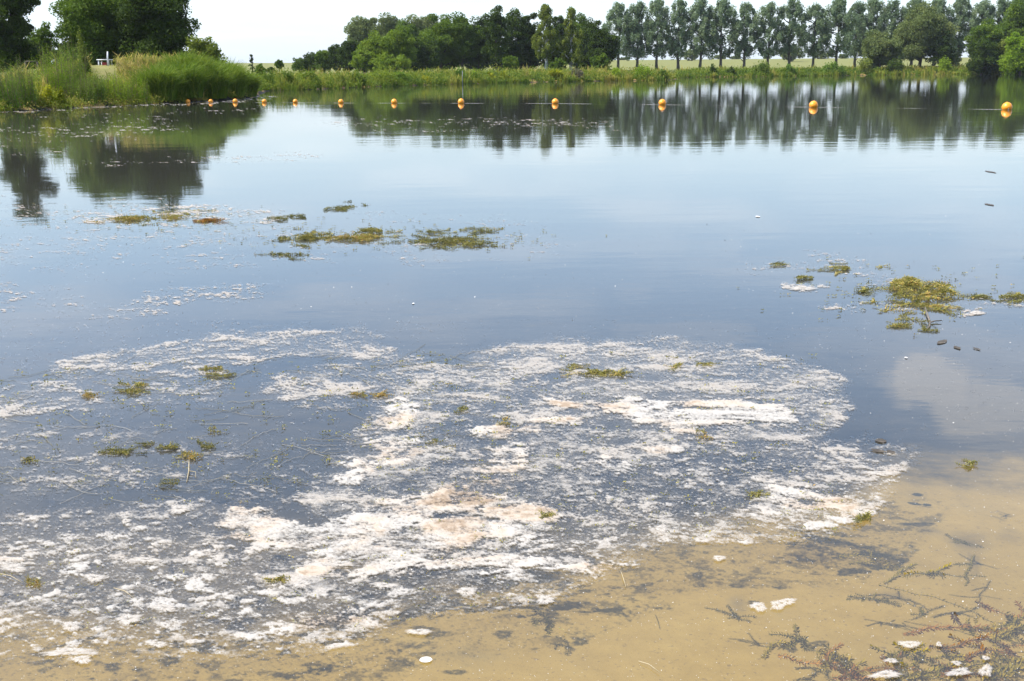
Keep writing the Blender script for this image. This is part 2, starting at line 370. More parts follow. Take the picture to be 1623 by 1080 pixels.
grass = rampn(t, n4, [(.3, (.045, .075, .018)), (.55, (.080, .105, .028)), (.75, (.13, .125, .045))])
grass = tmix(t, tmap(t, aL, 9, 22, .75, 0), grass, (.022, .026, .010))
grass = tmix(t, aD, grass, tmix(t, n4, (.14, .16, .035), (.26, .215, .08)))
ld = tmap(t, aL, .25, .9)
c = tmix(t, ld, bedc, grass)
p = nd(t, 'ShaderNodeBsdfPrincipled'); t.links.new(c, p.inputs['Base Color']); p.inputs['Roughness'].default_value = .9; p.inputs['Specular IOR Level'].default_value = .15
b = nd(t, 'ShaderNodeBump'); b.inputs['Strength'].default_value = .35; b.inputs['Distance'].default_value = .02
t.links.new(n2, b.inputs['Height']); t.links.new(b.outputs[0], p.inputs['Normal']); t.links.new(p.outputs[0], o.inputs[0])
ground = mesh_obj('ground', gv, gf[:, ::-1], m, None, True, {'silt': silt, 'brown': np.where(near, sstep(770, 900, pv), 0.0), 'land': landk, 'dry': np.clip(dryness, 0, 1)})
tag(ground, 'sandy lake bed and grassy land that runs to the horizon', None, None, 'structure')

# water: one level sheet under all the banks
m, t, o = mat('water')
pos = nd(t, 'ShaderNodeTexCoord').outputs['Object']
mp = nd(t, 'ShaderNodeMapping'); mp.inputs['Scale'].default_value = (.55, 1.5, 1); t.links.new(pos, mp.inputs[0])
r1 = tex(t, 1.6, 4, .5, mp.outputs[0]); r2 = tex(t, .22, 3, .5, mp.outputs[0]); r3 = tex(t, 14, 3, .5, mp.outputs[0])
hgt = tm(t, 'ADD', tm(t, 'MULTIPLY', r1, .0016), tm(t, 'ADD', tm(t, 'MULTIPLY', r2, .006), tm(t, 'MULTIPLY', r3, .00010)))
b = nd(t, 'ShaderNodeBump'); b.inputs['Strength'].default_value = 1; b.inputs['Distance'].default_value = 1.0
t.links.new(hgt, b.inputs['Height'])
fr = nd(t, 'ShaderNodeFresnel'); fr.inputs['IOR'].default_value = 1.38; t.links.new(b.outputs[0], fr.inputs['Normal'])
gl = nd(t, 'ShaderNodeBsdfGlossy'); gl.inputs['Roughness'].default_value = .025; gl.inputs['Color'].default_value = (.97, .98, 1, 1); t.links.new(b.outputs[0], gl.inputs['Normal'])
tp = nd(t, 'ShaderNodeBsdfTransparent'); tp.inputs['Color'].default_value = (.93, .93, .88, 1)
mk = nd(t, 'ShaderNodeBsdfDiffuse'); mk.inputs['Color'].default_value = (.18, .185, .165, 1)      # cloudy water: some light comes back from the silt in it
under = nd(t, 'ShaderNodeMixShader'); under.inputs[0].default_value = .10
t.links.new(tp.outputs[0], under.inputs[1]); t.links.new(mk.outputs[0], under.inputs[2])
x = nd(t, 'ShaderNodeMixShader'); t.links.new(fr.outputs[0], x.inputs[0]); t.links.new(under.outputs[0], x.inputs[1]); t.links.new(gl.outputs[0], x.inputs[2])
t.links.new(x.outputs[0], o.inputs[0])
wx = np.linspace(-230, 260, 41); wy = np.linspace(-.4, 285, 41)
WX, WY = np.meshgrid(wx, wy); i, j = np.meshgrid(np.arange(40), np.arange(40), indexing='ij')
water = mesh_obj('water', np.stack([WX, WY, 0*WX], -1).reshape(-1, 3), np.stack([i*41+j, i*41+j+1, (i+1)*41+j+1, (i+1)*41+j], -1).reshape(-1, 4), m)
tag(water, 'calm lake water mirroring the trees and the pale sky', None, None, 'structure')

# ------------------------------------------------------------------ trees
def tree(name, label, u, vtop, halfw, Y, colour, group='trees on the far bank', base=.12, shape=1.0, dens=1.0, leaf=None, bark=BARK, trunk_px=None, kind='broad', cat='tree', seed=None, lean=0.0, clumpf=1.0):
    g = np.random.default_rng(seed if seed is not None else int(u*7+Y*13+vtop))
    top = at_depth(np.array(float(u)), np.array(float(vtop)), Y)
    x0, y0 = top[0], Y
    z0 = float(terrain(np.array([x0]), np.array([y0]))[0]) - .05
    H = top[2]-z0; Rw = halfw*Y/FPX
    root = empty(name, (x0, y0, z0), label, cat, group)
    px = Y/FPX*1.585                                    # one picture pixel, in metres, at this distance
    leaf = leaf or max(.10, px*(.85 if kind in ('poplar', 'birch') else 1.0))
    zb = H*base; hc = (H-zb)/2; zc = zb+hc
    mb = MB(); tb = MB()
    cl = []
    if kind == 'broad':
        K = int(95*clumpf)
        d = g.normal(size=(K, 3)); d /= np.linalg.norm(d, axis=1)[:, None]
        q = g.uniform(.30, .80, K)[:, None]
        e = d*q*np.array([Rw, Rw, hc]) * (1+.16*np.sin(3*np.arctan2(d[:, 1:2], d[:, 0:1])+g.uniform(0, 6)))
        e *= 1.12; e[:, :2] *= (1-shape*.30*np.clip(e[:, 2:3]/hc, -.6, 1))
        cl = e+np.array([0, 0, zc]); cr_ = g.uniform(.18, .38, K)*min(Rw*1.1, hc)
    elif kind == 'poplar':
        K = 120
        tt = g.uniform(0, 1, K); prof = (np.sin(np.pi*np.clip(tt*.86+.11, 0, 1))**.7)
        a = g.uniform(0, 2*math.pi, K); rr = g.uniform(0, 1, K)**.6*.98*prof*Rw*g.uniform(.8, 1.1, K)
        cl = np.stack([np.cos(a)*rr, np.sin(a)*rr, zb+tt*(H-zb)*.97], 1); cr_ = g.uniform(.08, .21, K)*Rw*1.2
    elif kind == 'birch':
        K = 90
        tt = g.uniform(0, 1, K)**1.15; prof = np.sin(np.pi*np.clip(tt*.72+.2, 0, 1))**.8*(1.1-.55*tt)
        a = g.uniform(0, 2*math.pi, K); rr = g.uniform(.2, .95, K)*prof*Rw
        cl = np.stack([np.cos(a)*rr, np.sin(a)*rr, zb+tt*(H-zb)*.97], 1); cr_ = g.uniform(.14, .26, K)*Rw
    elif kind == 'conifer':
        K = 60
        tt = g.uniform(0, 1, K); rr = (1-tt)*Rw*g.uniform(.3, 1, K); a = g.uniform(0, 2*math.pi, K)
        cl = np.stack([np.cos(a)*rr, np.sin(a)*rr, zb+tt*(H-zb)*.98], 1); cr_ = np.full(K, .10*Rw)+.02
    npc = int(dens*np.clip(7.0*np.mean(cr_)**2/leaf**2*1.0, 22, 420))
    P = []; Hh = []
    for k in range(len(cl)):
        dd = g.normal(size=(npc, 3)); dd /= np.linalg.norm(dd, axis=1)[:, None]
        rad = cr_[k]*g.uniform(.15, 1, npc)**.5
        sc = np.array([1, 1, .72]) if kind == 'broad' else np.array([.85, .85, 1.3])
        if kind == 'conifer': sc = np.array([1.6, 1.6, .5])
        P.append(cl[k]+dd*rad[:, None]*sc); Hh.append(np.clip(g.normal(.5, .16)+g.normal(0, .13, npc), 0, 1))
    P = np.concatenate(P); Hh = np.concatenate(Hh)
    P[:, 0] += lean*(P[:, 2]/H)*Rw
    ok = P[:, 2] > .05
    leaves(mb, P[ok], leaf*g.uniform(.6, 1.15, ok.sum()), Hh[ok], up=.6, aspect=.62, droop=.3 if kind == 'birch' else 0, g=g)
    mb.build('crown', G[colour], root, smooth=False)
    tr_ = (trunk_px or max(1.6, halfw*.07))*Y/FPX
    zt = H*(.92 if kind in ('poplar', 'birch', 'conifer') else .7); k = 9
    zz = np.linspace(-.2, zt, k); wob = np.cumsum(g.normal(0, .03*Rw, (k, 2)), 0)*.5; wob[0] = 0
    tp_ = np.stack([wob[:, 0]+lean*zz/H*Rw, wob[:, 1], zz], 1)
    tube(tb, tp_, tr_*np.linspace(1, .22, k)*np.where(zz < .1, 1.3, 1), 8)
    for q in g.choice(len(cl), min(14, len(cl)), replace=False):
        s = np.clip((cl[q][2]-.25*Rw*1.4)/zt, .12, .9)*(k-1); a0 = int(min(s, k-2)); st = tp_[a0]+(tp_[a0+1]-tp_[a0])*(s-a0)
        e = cl[q]; mid = (st+e)/2+np.array([0, 0, -.06*Rw]); 
        tube(tb, [st, mid, e], [tr_*.36, tr_*.24, tr_*.1], 5)
    tb.build('trunk', bark, root)
    return root

LB = 'trees behind the left bank'
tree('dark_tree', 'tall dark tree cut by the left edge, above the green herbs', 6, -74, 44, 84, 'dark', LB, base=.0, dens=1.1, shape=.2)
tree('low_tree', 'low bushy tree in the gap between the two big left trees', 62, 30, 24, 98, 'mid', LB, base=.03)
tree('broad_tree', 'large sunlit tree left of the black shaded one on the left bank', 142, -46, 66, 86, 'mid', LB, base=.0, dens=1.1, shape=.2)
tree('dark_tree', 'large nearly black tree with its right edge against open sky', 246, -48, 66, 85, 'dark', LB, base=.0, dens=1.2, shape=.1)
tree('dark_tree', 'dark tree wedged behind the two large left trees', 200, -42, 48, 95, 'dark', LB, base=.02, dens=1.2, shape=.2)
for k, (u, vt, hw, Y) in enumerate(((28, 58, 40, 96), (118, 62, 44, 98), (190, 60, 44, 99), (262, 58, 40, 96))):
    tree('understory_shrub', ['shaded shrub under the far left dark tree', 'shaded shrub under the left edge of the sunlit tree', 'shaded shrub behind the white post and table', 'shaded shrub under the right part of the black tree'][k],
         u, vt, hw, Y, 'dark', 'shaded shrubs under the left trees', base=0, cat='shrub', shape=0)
tree('yellow_bush', 'round yellow-green bush at the right foot of the black tree', 322, 55, 31, 76, 'birch', 'bushes on the left bank', base=.02, cat='bush', shape=.3, leaf=.10, dens=.75)
tree('small_conifer', 'small dark conifer sticking up right of the left bank', 398, 86, 11, 105, 'conifer', LB, base=.06, kind='conifer', leaf=.06)
tree('small_tree', 'small tree with a bare thin trunk in the bay', 442, 95, 8, 150, 'mid', LB, base=.45)
tree('small_tree', 'smallest thin tree left of the bare trunked one in the bay', 429, 106, 7, 150, 'dark', LB, base=.35)
tree('small_tree', 'small pale tree just right of the small conifer', 413, 101, 9, 130, 'mid', LB, base=.1)

FG = 'trees of the wood across the water'
F = [ # label, u, vtop, halfw, Y, colour, base
 ('lowest tree at the left tip of the wood', 474, 90, 13, 205, 'mid', .03),
 ('second tree from the left tip of the wood', 493, 84, 15, 203, 'dark', .03),
 ('third tree from the left tip of the wood', 513, 76, 16, 202, 'mid', .03),
 ('fourth tree from the left tip of the wood, darker and pointed', 531, 68, 15, 200, 'dark', .03),
 ('fifth tree from the left tip, under the tall hazy crown', 550, 61, 17, 198, 'dark', .03),
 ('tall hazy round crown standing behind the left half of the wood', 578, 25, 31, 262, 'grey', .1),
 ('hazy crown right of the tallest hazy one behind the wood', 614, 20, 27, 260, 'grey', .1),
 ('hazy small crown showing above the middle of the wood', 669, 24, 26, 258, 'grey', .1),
 ('hazy crown peeping out between the bright and the dark trees', 644, 33, 22, 255, 'mid', .1),
 ('bright sunlit tree at the front left of the wood', 596, 52, 30, 180, 'bright', .02),
 ('low bright tree at the water side of the wood', 577, 76, 24, 172, 'bright', .0),
 ('olive tree with a dark hollow beside it in the wood', 629, 42, 28, 178, 'bright', .05),
 ('dark shaded tree over the dark hollow in the wood', 660, 52, 26, 184, 'dark', .02),
 ('broad leafy tree in the middle of the wood', 697, 22, 32, 192, 'mid', .08),
 ('dark round tree right of the broad leafy one', 733, 18, 26, 194, 'mid', .1),
 ('dark tree with upright crown left of the spiky one', 757, 18, 18, 196, 'dark', .1),
 ('tallest spiky dark tree of the wood with a bare trunk', 786, 8, 19, 186, 'dark', .22),
 ('dark tree just right of the tallest spiky one', 814, 10, 17, 192, 'dark', .1),
 ('dark tree just left of the two birches', 838, 12, 19, 195, 'dark', .06),
 ('dark tree between the two birches', 886, 17, 18, 200, 'dark', .06),
 ('dark tree behind the right birch', 922, 20, 20, 202, 'mid', .06),
 ('dark round tree near the right end of the wood', 938, 29, 22, 190, 'dark', .03),
 ('lowest dark tree at the right end of the wood beside the poplars', 955, 42, 21, 186, 'dark', .03),
]
for lb, u, vt, hw, Y, c, bs in F:
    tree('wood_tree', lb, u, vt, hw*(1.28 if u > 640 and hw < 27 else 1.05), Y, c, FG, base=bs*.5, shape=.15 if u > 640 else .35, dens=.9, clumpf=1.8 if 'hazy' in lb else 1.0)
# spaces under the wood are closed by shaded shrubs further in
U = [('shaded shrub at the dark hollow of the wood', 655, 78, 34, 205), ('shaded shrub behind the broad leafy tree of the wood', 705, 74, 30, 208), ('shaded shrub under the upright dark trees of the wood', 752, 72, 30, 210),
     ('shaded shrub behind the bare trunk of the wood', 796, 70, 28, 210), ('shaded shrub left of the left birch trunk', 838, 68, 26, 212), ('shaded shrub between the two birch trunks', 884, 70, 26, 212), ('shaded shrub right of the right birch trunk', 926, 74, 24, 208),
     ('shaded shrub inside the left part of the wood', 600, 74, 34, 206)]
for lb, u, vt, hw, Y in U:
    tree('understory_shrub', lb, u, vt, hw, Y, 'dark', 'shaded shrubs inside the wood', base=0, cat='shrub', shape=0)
for lb, u, vt, hw, Y, c in (('olive bush at the front foot of the olive tree in the wood', 622, 84, 34, 168, 'bright'), ('light bush at the foot of the wood left of the birches', 810, 88, 13, 176, 'mid'),
                         ('low green bush between the birch trunks', 884, 92, 16, 178, 'mid'), ('small bush at the foot of the right end of the wood', 951, 84, 15, 176, 'mid')):
    tree('edge_bush', lb, u, vt, hw, Y, c, 'bushes along the wood edge', base=0, cat='bush', shape=.3)
tree('birch_tree', 'left birch with a white trunk in front of the wood', 866, 8, 25, 180, 'birch', 'birches in front of the wood', base=.24, kind='birch', bark=BIRCHBARK, trunk_px=2.6, dens=1.2)
tree('birch_tree', 'right birch with a white trunk in front of the wood', 905, 15, 24, 180, 'birch', 'birches in front of the wood', base=.22, kind='birch', bark=BIRCHBARK, trunk_px=2.6, dens=1.2)

# poplar row: five built, the others are copies
PG = 'poplars in a row along the field'
px_list = [981, 1011, 1043, 1078, 1112, 1146, 1183, 1220, 1257, 1294, 1331, 1361, 1386, 1418, 1452, 1488, 1525, 1560, 1590, 1618]
pt_list = [8, 6, 1, 1, 0, 1, 5, 6, -2, 8, -1, 4, -2, 1, -2, 0, -4, 2, -2, -4]
ords = 'first second third fourth fifth sixth seventh eighth ninth tenth eleventh twelfth thirteenth fourteenth fifteenth sixteenth seventeenth eighteenth nineteenth twentieth'.split()
protos = []
for k, (u, vt) in enumerate(zip(px_list, pt_list)):
    lb = '%s poplar from the left end of the row along the field' % ords[k]
    Y = 285 if k < 11 else 300
    if k < 5:
        protos.append((tree('poplar_tree', lb, u, vt, 30, 285, 'poplar', PG, base=.22, kind='poplar', trunk_px=2.3, dens=1.15, seed=100+k), vt)); continue
    src, v0 = protos[(k*3) % 5]
    top = at_depth(np.array(float(u)), np.array(float(vt)), Y); z0 = float(terrain(np.array([top[0]]), np.array([float(Y)]))[0])-.05
    h0 = at_depth(np.array(900.), np.array(float(v0)), 285)[2]-float(src.location.z)
    c = src.copy(); COL.objects.link(c); c['label'] = lb
    c.location = (top[0], Y, z0); c.rotation_euler = (0, 0, k*1.9); s = (top[2]-z0)/h0; c.scale = (s, s, s)
    for ch in src.children:
        d = ch.copy(); COL.objects.link(d); d.parent = c
# far trees on the field edge
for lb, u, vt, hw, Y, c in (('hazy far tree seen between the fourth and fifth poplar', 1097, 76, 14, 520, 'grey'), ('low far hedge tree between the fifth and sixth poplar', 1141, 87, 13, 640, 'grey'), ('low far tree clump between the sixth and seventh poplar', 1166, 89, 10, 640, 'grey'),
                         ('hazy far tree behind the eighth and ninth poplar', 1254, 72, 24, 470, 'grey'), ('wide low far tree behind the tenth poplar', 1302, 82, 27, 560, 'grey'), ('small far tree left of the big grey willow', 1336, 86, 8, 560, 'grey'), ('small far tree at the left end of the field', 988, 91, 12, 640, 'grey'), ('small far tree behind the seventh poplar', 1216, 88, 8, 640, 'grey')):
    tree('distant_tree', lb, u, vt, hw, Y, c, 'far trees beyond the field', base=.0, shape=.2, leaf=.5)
RG = 'trees on the right bank'
for lb, u, vt, hw, Y, c, bs, sh in (
 ('grey-green willow left of the tall dark one on the right bank', 1398, 44, 36, 238, 'grey', .0, .2),
 ('tall dark grey-green willow on the right bank', 1466, 4, 42, 244, 'grey', .03, .5),
 ('low dark willow filling the gap right of the tall willow', 1496, 50, 20, 240, 'dark', .0, .3),
 ('dark green round tree right of the sixteenth poplar trunk', 1566, 30, 32, 232, 'mid', .05, .3),
 ('tall dark tree cut by the right edge behind the lime bush', 1618, 4, 32, 240, 'mid', .05, .3),
 ('low olive tree in front of the dark green round one', 1560, 58, 24, 226, 'dark', .0, .2),
 ('bare looking brownish shrub left of the lime bush', 1592, 60, 14, 227, 'birch', .0, .2),
 ('bright lime bush cut by the right edge', 1622, 48, 30, 222, 'lime', .0, .2),
 ('small dull tree beyond the right bank gap', 1512, 76, 12, 300, 'grey', .0, .2)):
    tree('bank_tree', lb, u, vt, hw, Y, c, RG, base=bs, shape=sh, dens=1.0)

# ------------------------------------------------------------------ bank plants
def herb(name, label, u, vbase, hpx, wpx, colour, style='herb', cat='plant', group='plants on the banks', dens=1.0, off=.3, huem=.5):
    # vbase: the waterline pixel below it; off: metres behind the waterline
    g = np.random.default_rng(int(u*3+vbase*11+hpx))
    b = at(np.array(float(u)), np.array(float(vbase))); b = b*(1+off/np.hypot(b[0], b[1]))
    z0 = float(terrain(np.array([b[0]]), np.array([b[1]]))[0]); z0 = max(z0, 0)-.03
    Y = b[1]; k = Y/FPX; Hh = hpx*k*1.12; W = wpx*k; px = k*1.585
    root = empty(name, (b[0], b[1], z0), label, cat, group); mb = MB(); st = MB()
    if style == 'herb':
        n = int(60*dens)
        r = np.sqrt(g.uniform(0, 1, n))*W; a = g.uniform(0, 6.283, n)
        bs = np.stack([np.cos(a)*r, np.sin(a)*r*.7, 0*r], 1); hh = Hh*g.uniform(.7, 1.0, n)*(1-.35*(r/W)**2)
        for q in range(n):
            tip = bs[q]+np.array([g.normal(0, .07*Hh), g.normal(0, .07*Hh), hh[q]])
            if q % 3 == 0: tube(st, [bs[q], (bs[q]+tip)/2, tip], [.012, .009, .004], 4, cap=False)
            m_ = 34; tt = g.uniform(.12, 1, m_)
            c = bs[q]+(tip-bs[q])*tt[:, None]+g.normal(0, 1, (m_, 3))*(.05*Hh*(1.15-tt))[:, None]*np.array([1, 1, .5])
            leaves(mb, c, max(px*.8, .05)*g.uniform(.5, 1.2, m_)*(1.25-.7*tt), np.clip(huem+.25*(tt-.5)+g.normal(0, .13, m_), 0, 1), up=.4, aspect=.35, g=g)
    elif style == 'bush':
        K = 26; d = g.normal(size=(K, 3)); d /= np.linalg.norm(d, axis=1)[:, None]; d[:, 2] = np.abs(d[:, 2])
        cl = d*g.uniform(.35, .85, K)[:, None]*np.array([W, W*.8, Hh*.85])
        npc = int(dens*60)
        for q in range(K):
            c = cl[q]+g.normal(0, 1, (npc, 3))*np.array([W, W, Hh])*.12; c[:, 2] = np.abs(c[:, 2])
            leaves(mb, c, max(px*.9, .05)*g.uniform(.6, 1.2, npc), np.clip(g.normal(huem, .1)+g.normal(0, .13, npc), 0, 1), up=.6, g=g)
            if q % 3 == 0: tube(st, [(0, 0, 0), cl[q]*.6+np.array([0, 0, .05*Hh]), cl[q]], [.03, .02, .008], 4, cap=False)
    else:                                   # sedge: long arching blades
        n = int(1500*dens); r = np.sqrt(g.uniform(0, 1, n))*W; a = g.uniform(0, 6.283, n)
        bs = np.stack([np.cos(a)*r, np.sin(a)*r*.8, 0*r], 1)
        blades(mb, bs, Hh*g.uniform(.45, 1.15, n)*(1.05-.4*(r/W)**2), max(px*.85, .03), .85, np.clip(g.normal(huem, .3, n), 0, 1), g)
        for q in range(10): tube(st, [bs[q], bs[q]+np.array([0, 0, Hh*.5])], [.012, .006], 4, cap=False)
    lf = mb.build('leaves', G[colour], root, smooth=False); lf['kind'] = 'stuff'
    st_ = st.build('stem', STEM, root); st_['kind'] = 'stuff'
    return root
def shore_v(u): return float(np.interp(u, [a for a, b in shore_px if a < 405 or a > 415], [b for a, b in shore_px if a < 405 or a > 415]))
LP = 'plants on the left bank'
for lb, u, hp, wp, c, stl, off, hm in (
 ('tall dark green herbs at the left edge of the bank', 8, 74, 26, 'herb', 'herb', .4, .45), ('tall green herb clump left of the yellow bush', 38, 70, 22, 'herb', 'herb', .6, .5),
 ('bright yellow-leaved bush low on the left bank', 72, 40, 20, 'yellow', 'bush', .3, .5), ('small yellow bush right of the bright yellow one', 96, 34, 13, 'yellow', 'bush', .3, .35),
 ('tall pointed green herbs behind the yellow bush', 88, 84, 26, 'lime', 'herb', 2.6, .4), ('tall dense green herbs left of the white table', 118, 78, 20, 'herb', 'herb', 3.0, .65),
 ('grey-green spiky herb clump right of the yellow bushes', 128, 50, 24, 'herb', 'herb', .5, .75), ('dark spiky herb clump right of the grey-green one', 152, 46, 18, 'herb', 'herb', .3, .6),
 ('light green mixed herbs below the dry grass', 186, 44, 24, 'lime', 'herb', .6, .7), ('bright green herbs with pale tips left of the big sedge', 216, 48, 22, 'lime', 'herb', .5, .5),
 ('sedge tussock at the left end of the big sedge bank', 252, 56, 26, 'sedge', 'sedge', .8, .45), ('big arching sedge in the middle of the sedge bank', 290, 58, 30, 'sedge', 'sedge', .9, .45),
 ('tall arching sedge behind the leftmost orange buoys', 330, 54, 28, 'sedge', 'sedge', 1.0, .4), ('arching sedge near the point of the left bank', 362, 54, 24, 'sedge', 'sedge', .8, .5),
 ('last low sedge at the point of the left bank', 388, 40, 18, 'sedge', 'sedge', .6, .5), ('light sedge on the slope under the yellow-green bush', 300, 52, 40, 'sedge', 'sedge', 3.0, .7),
 ('upper sedge on the slope right of the yellow-green bush', 350, 44, 34, 'sedge', 'sedge', 3.4, .6), ('greenish brown shrub beside the white table', 138, 74, 11, 'birch', 'bush', 5.0, .5)):
    herb('bank_plant', lb, u, shore_v(u), hp, wp, c, stl, 'plant', LP, 2.2, off, hm)
MP = 'bushes on the far middle bank'
for lb, u, hp, wp, c, stl, hm in (
 ('dark low bush at the left end of the middle bank', 426, 28, 18, 'mid', 'bush', .5), ('rounded bush right of the leftmost dark one on the middle bank', 455, 26, 18, 'mid', 'bush', .65),
 ('olive bush under the left tip of the wood', 492, 24, 20, 'mid', 'bush', .8), ('tan patch of dry herbs on the middle bank', 540, 24, 14, 'birch', 'bush', .9),
 ('green bush under the bright tree of the wood', 566, 26, 18, 'mid', 'bush', .6), ('largest light green bush on the middle bank', 612, 32, 26, 'bright', 'bush', .7),
 ('dark bush left of the thin grey marker post', 640, 22, 16, 'herb', 'bush', .4), ('small yellow herb at the waterline of the middle bank', 674, 12, 10, 'yellow', 'bush', .5),
 ('dark grey-green bush right at the thin grey marker post', 728, 22, 16, 'herb', 'bush', .5), ('small bright lime bush right of the marker post', 752, 15, 7, 'lime', 'bush', .9),
 ('yellow bush first of two on the middle bank', 778, 14, 9, 'yellow', 'bush', .45), ('yellow bush second of two on the middle bank', 800, 13, 10, 'yellow', 'bush', .35),
 ('yellow-green tuft below the left birch', 880, 16, 9, 'yellow', 'sedge', .2), ('yellow-green tuft near the end of the middle bank', 975, 17, 12, 'lime', 'bush', .8),
 ('purple flowering patch on the middle bank', 915, 17, 14, 'purple', 'bush', .45),
 ('bright green bush at the right end of the middle bank', 1018, 24, 18, 'lime', 'bush', .6), ('last dark bush at the tip of the middle bank', 1050, 18, 13, 'mid', 'bush', .6)):
    herb('bank_bush', lb, u, shore_v(u), hp, wp, c, stl, 'bush', MP, 1.0, 1.2, hm)
RP = 'bushes on the right bank'
for lb, u, hp, wp, c, stl, hm in (
 ('dark small bush on the grass under the sixth poplar', 1130, 16, 8, 'dark', 'bush', .7), ('low dark bush under the seventh poplar', 1158, 12, 10, 'dark', 'bush', .6), ('rounded green bush between the seventh and eighth poplar', 1207, 24, 17, 'mid', 'bush', .7),
 ('dark reedy clump under the ninth poplar', 1250, 16, 14, 'herb', 'bush', .5), ('reedy clump under the tenth and eleventh poplar', 1320, 20, 22, 'herb', 'bush', .5), ('tan and green herbs below the grey-green willow', 1372, 22, 14, 'birch', 'bush', .7),
 ('dark green bush at the water below the tall willow', 1418, 25, 15, 'dark', 'bush', .9), ('bright rounded green bush at the water on the right bank', 1496, 24, 13, 'lime', 'bush', .75),
 ('dark leafy bush right of the bright rounded one', 1548, 14, 16, 'dark', 'bush', .8), ('leafy bush under the low olive tree', 1575, 18, 14, 'mid', 'bush', .6)):
    herb('bank_bush', lb, u, shore_v(u), hp, wp, c, stl, 'bush', RP, 1.0, 1.5, hm)

# continuous growth nobody could count
def cover(name, label, u0, u1, n, s0, s1, hmin, hmax, wd, colour, hue_fn, lean=.5, pow_=1.0, hscale=None, land_only=True):
    g = np.random.default_rng(int(u0+u1*3+n))
    u = g.uniform(u0, u1, n); vv = np.interp(u, [a for a, b in shore_px if a < 405 or a > 415], [b for a, b in shore_px if a < 405 or a > 415])
    p = at(u, vv); dist = np.hypot(p[:, 0], p[:, 1]); s = s0+(s1-s0)*g.uniform(0, 1, n)**pow_
    p = p*(1+s/dist)[:, None]; z = terrain(p[:, 0], p[:, 1])
    ok = (z > -.12) & ~((u > 150) & (u < 192) & (s > 4.0)); p = p[ok]; z = z[ok]; s = s[ok]; u = u[ok]; p[:, 2] = z-.03
    mb = MB(); h = g.uniform(hmin, hmax, len(p))
    if hscale is not None: h = h*hscale(u, s)
    px = np.hypot(p[:, 0], p[:, 1])/FPX*1.585
    cl = fbm(p[:, 0]*.45, p[:, 1]*.45, 11, 3); c2 = fbm(p[:, 0]*1.6, p[:, 1]*1.6, 19, 3)
    kp = c2 > .44; p = p[kp]; s = s[kp]; u = u[kp]; h = h[kp]; px = px[kp]; cl = cl[kp]; c2 = c2[kp]
    h = h*(.35+1.3*cl)*(.7+.6*(c2-.44)/.2)
    blades(mb, p, h, np.maximum(px*wd, .012), lean, np.clip(hue_fn(u, s, g, len(p))+1.3*(cl-.5)+.5*(c2-.55), 0, 1), g)
    return tag(mb.build(name, G[colour], None, smooth=False), label, None, None, 'stuff')
cover('bank_grass', 'rank green grass and herbs covering the left bank', -260, 405, 17000, .0, 10, .25, .72, .8, 'field', lambda u, s, g, n: .38+.03*s+g.normal(0, .15, n)+.25*np.exp(-((u-205)/45)**2)*(s > 3), .6, 1.3)
cover('dry_grass', 'tall dry straw-coloured grass on the mound of the left bank', 170, 285, 3000, 5.0, 13.5, .25, .5, .5, 'straw', lambda u, s, g, n: .5+g.normal(0, .2, n), .5)
cover('bank_grass', 'green and yellow herbs covering the far middle bank', 405, 1070, 26000, -1.6, 17, .3, .85, .75, 'field', lambda u, s, g, n: .30+.012*s+g.normal(0, .12, n)+.12*sstep(820, 980, u), .5, 1.4)
cover('bank_grass', 'green reedy grass covering the right bank', 1064, 1720, 22000, -2.0, 20, .3, .8, .75, 'field', lambda u, s, g, n: .22+.01*s+g.normal(0, .1, n)+.22*sstep(1420, 1470, u), .5, 1.4)

def leafy(name, label, u0, u1, n, s0, s1, r0_, r1_, colour, hue_fn, per=30, pow_=1.3):
    g = np.random.default_rng(int(u0*3+u1+n))
    u = g.uniform(u0, u1, n); vv = np.interp(u, [a for a, b in shore_px if a < 405 or a > 415], [b for a, b in shore_px if a < 405 or a > 415])
    p = at(u, vv); dist = np.hypot(p[:, 0], p[:, 1]); s = s0+(s1-s0)*g.uniform(0, 1, n)**pow_
    p = p*(1+s/dist)[:, None]; p[:, 2] = np.maximum(terrain(p[:, 0], p[:, 1]), 0); mb = MB()
    for q in range(n):
        if 146 < u[q] < 194 and s[q] > 3.6: continue                # open ground before the white table
        r = g.uniform(r0_, r1_)*g.uniform(.6, 1.2); px = np.hypot(p[q, 0], p[q, 1])/FPX*1.585
        d = g.normal(size=(per, 3)); d /= np.linalg.norm(d, axis=1)[:, None]; d[:, 2] = np.abs(d[:, 2])
        c = p[q]+d*(r*g.uniform(.35, 1.05, per)**.6)[:, None]*np.array([1.15, 1, g.uniform(.7, 1.25)])
        leaves(mb, c, np.clip(px*.9, .05, .3)*g.uniform(.6, 1.2, per), np.clip(hue_fn(u[q], s[q], g)+g.normal(0, .09, per), 0, 1), up=.7, aspect=.5, g=g)
    return tag(mb.build(name, G[colour], None, smooth=False), label, None, None, 'stuff')
leafy('bank_herbs', 'leafy herbs in low green and yellow lumps on the left bank', -200, 400, 820, -.6, 9, .3, .75, 'field', lambda u, s, g: .42+g.normal(0, .20)+.15*(90 < u < 200), 60)
leafy('bank_herbs', 'leafy herbs in green, olive and tan lumps on the far middle bank', 408, 1070, 700, -1.0, 13, .7, 1.5, 'field', lambda u, s, g: .34+g.normal(0, .18)+.10*(u > 860), 34)
leafy('bank_herbs', 'leafy herbs in green lumps on the right bank', 1066, 1700, 430, -1.0, 12, .6, 1.3, 'field', lambda u, s, g: .22+g.normal(0, .14)+.15*(u > 1430), 34)

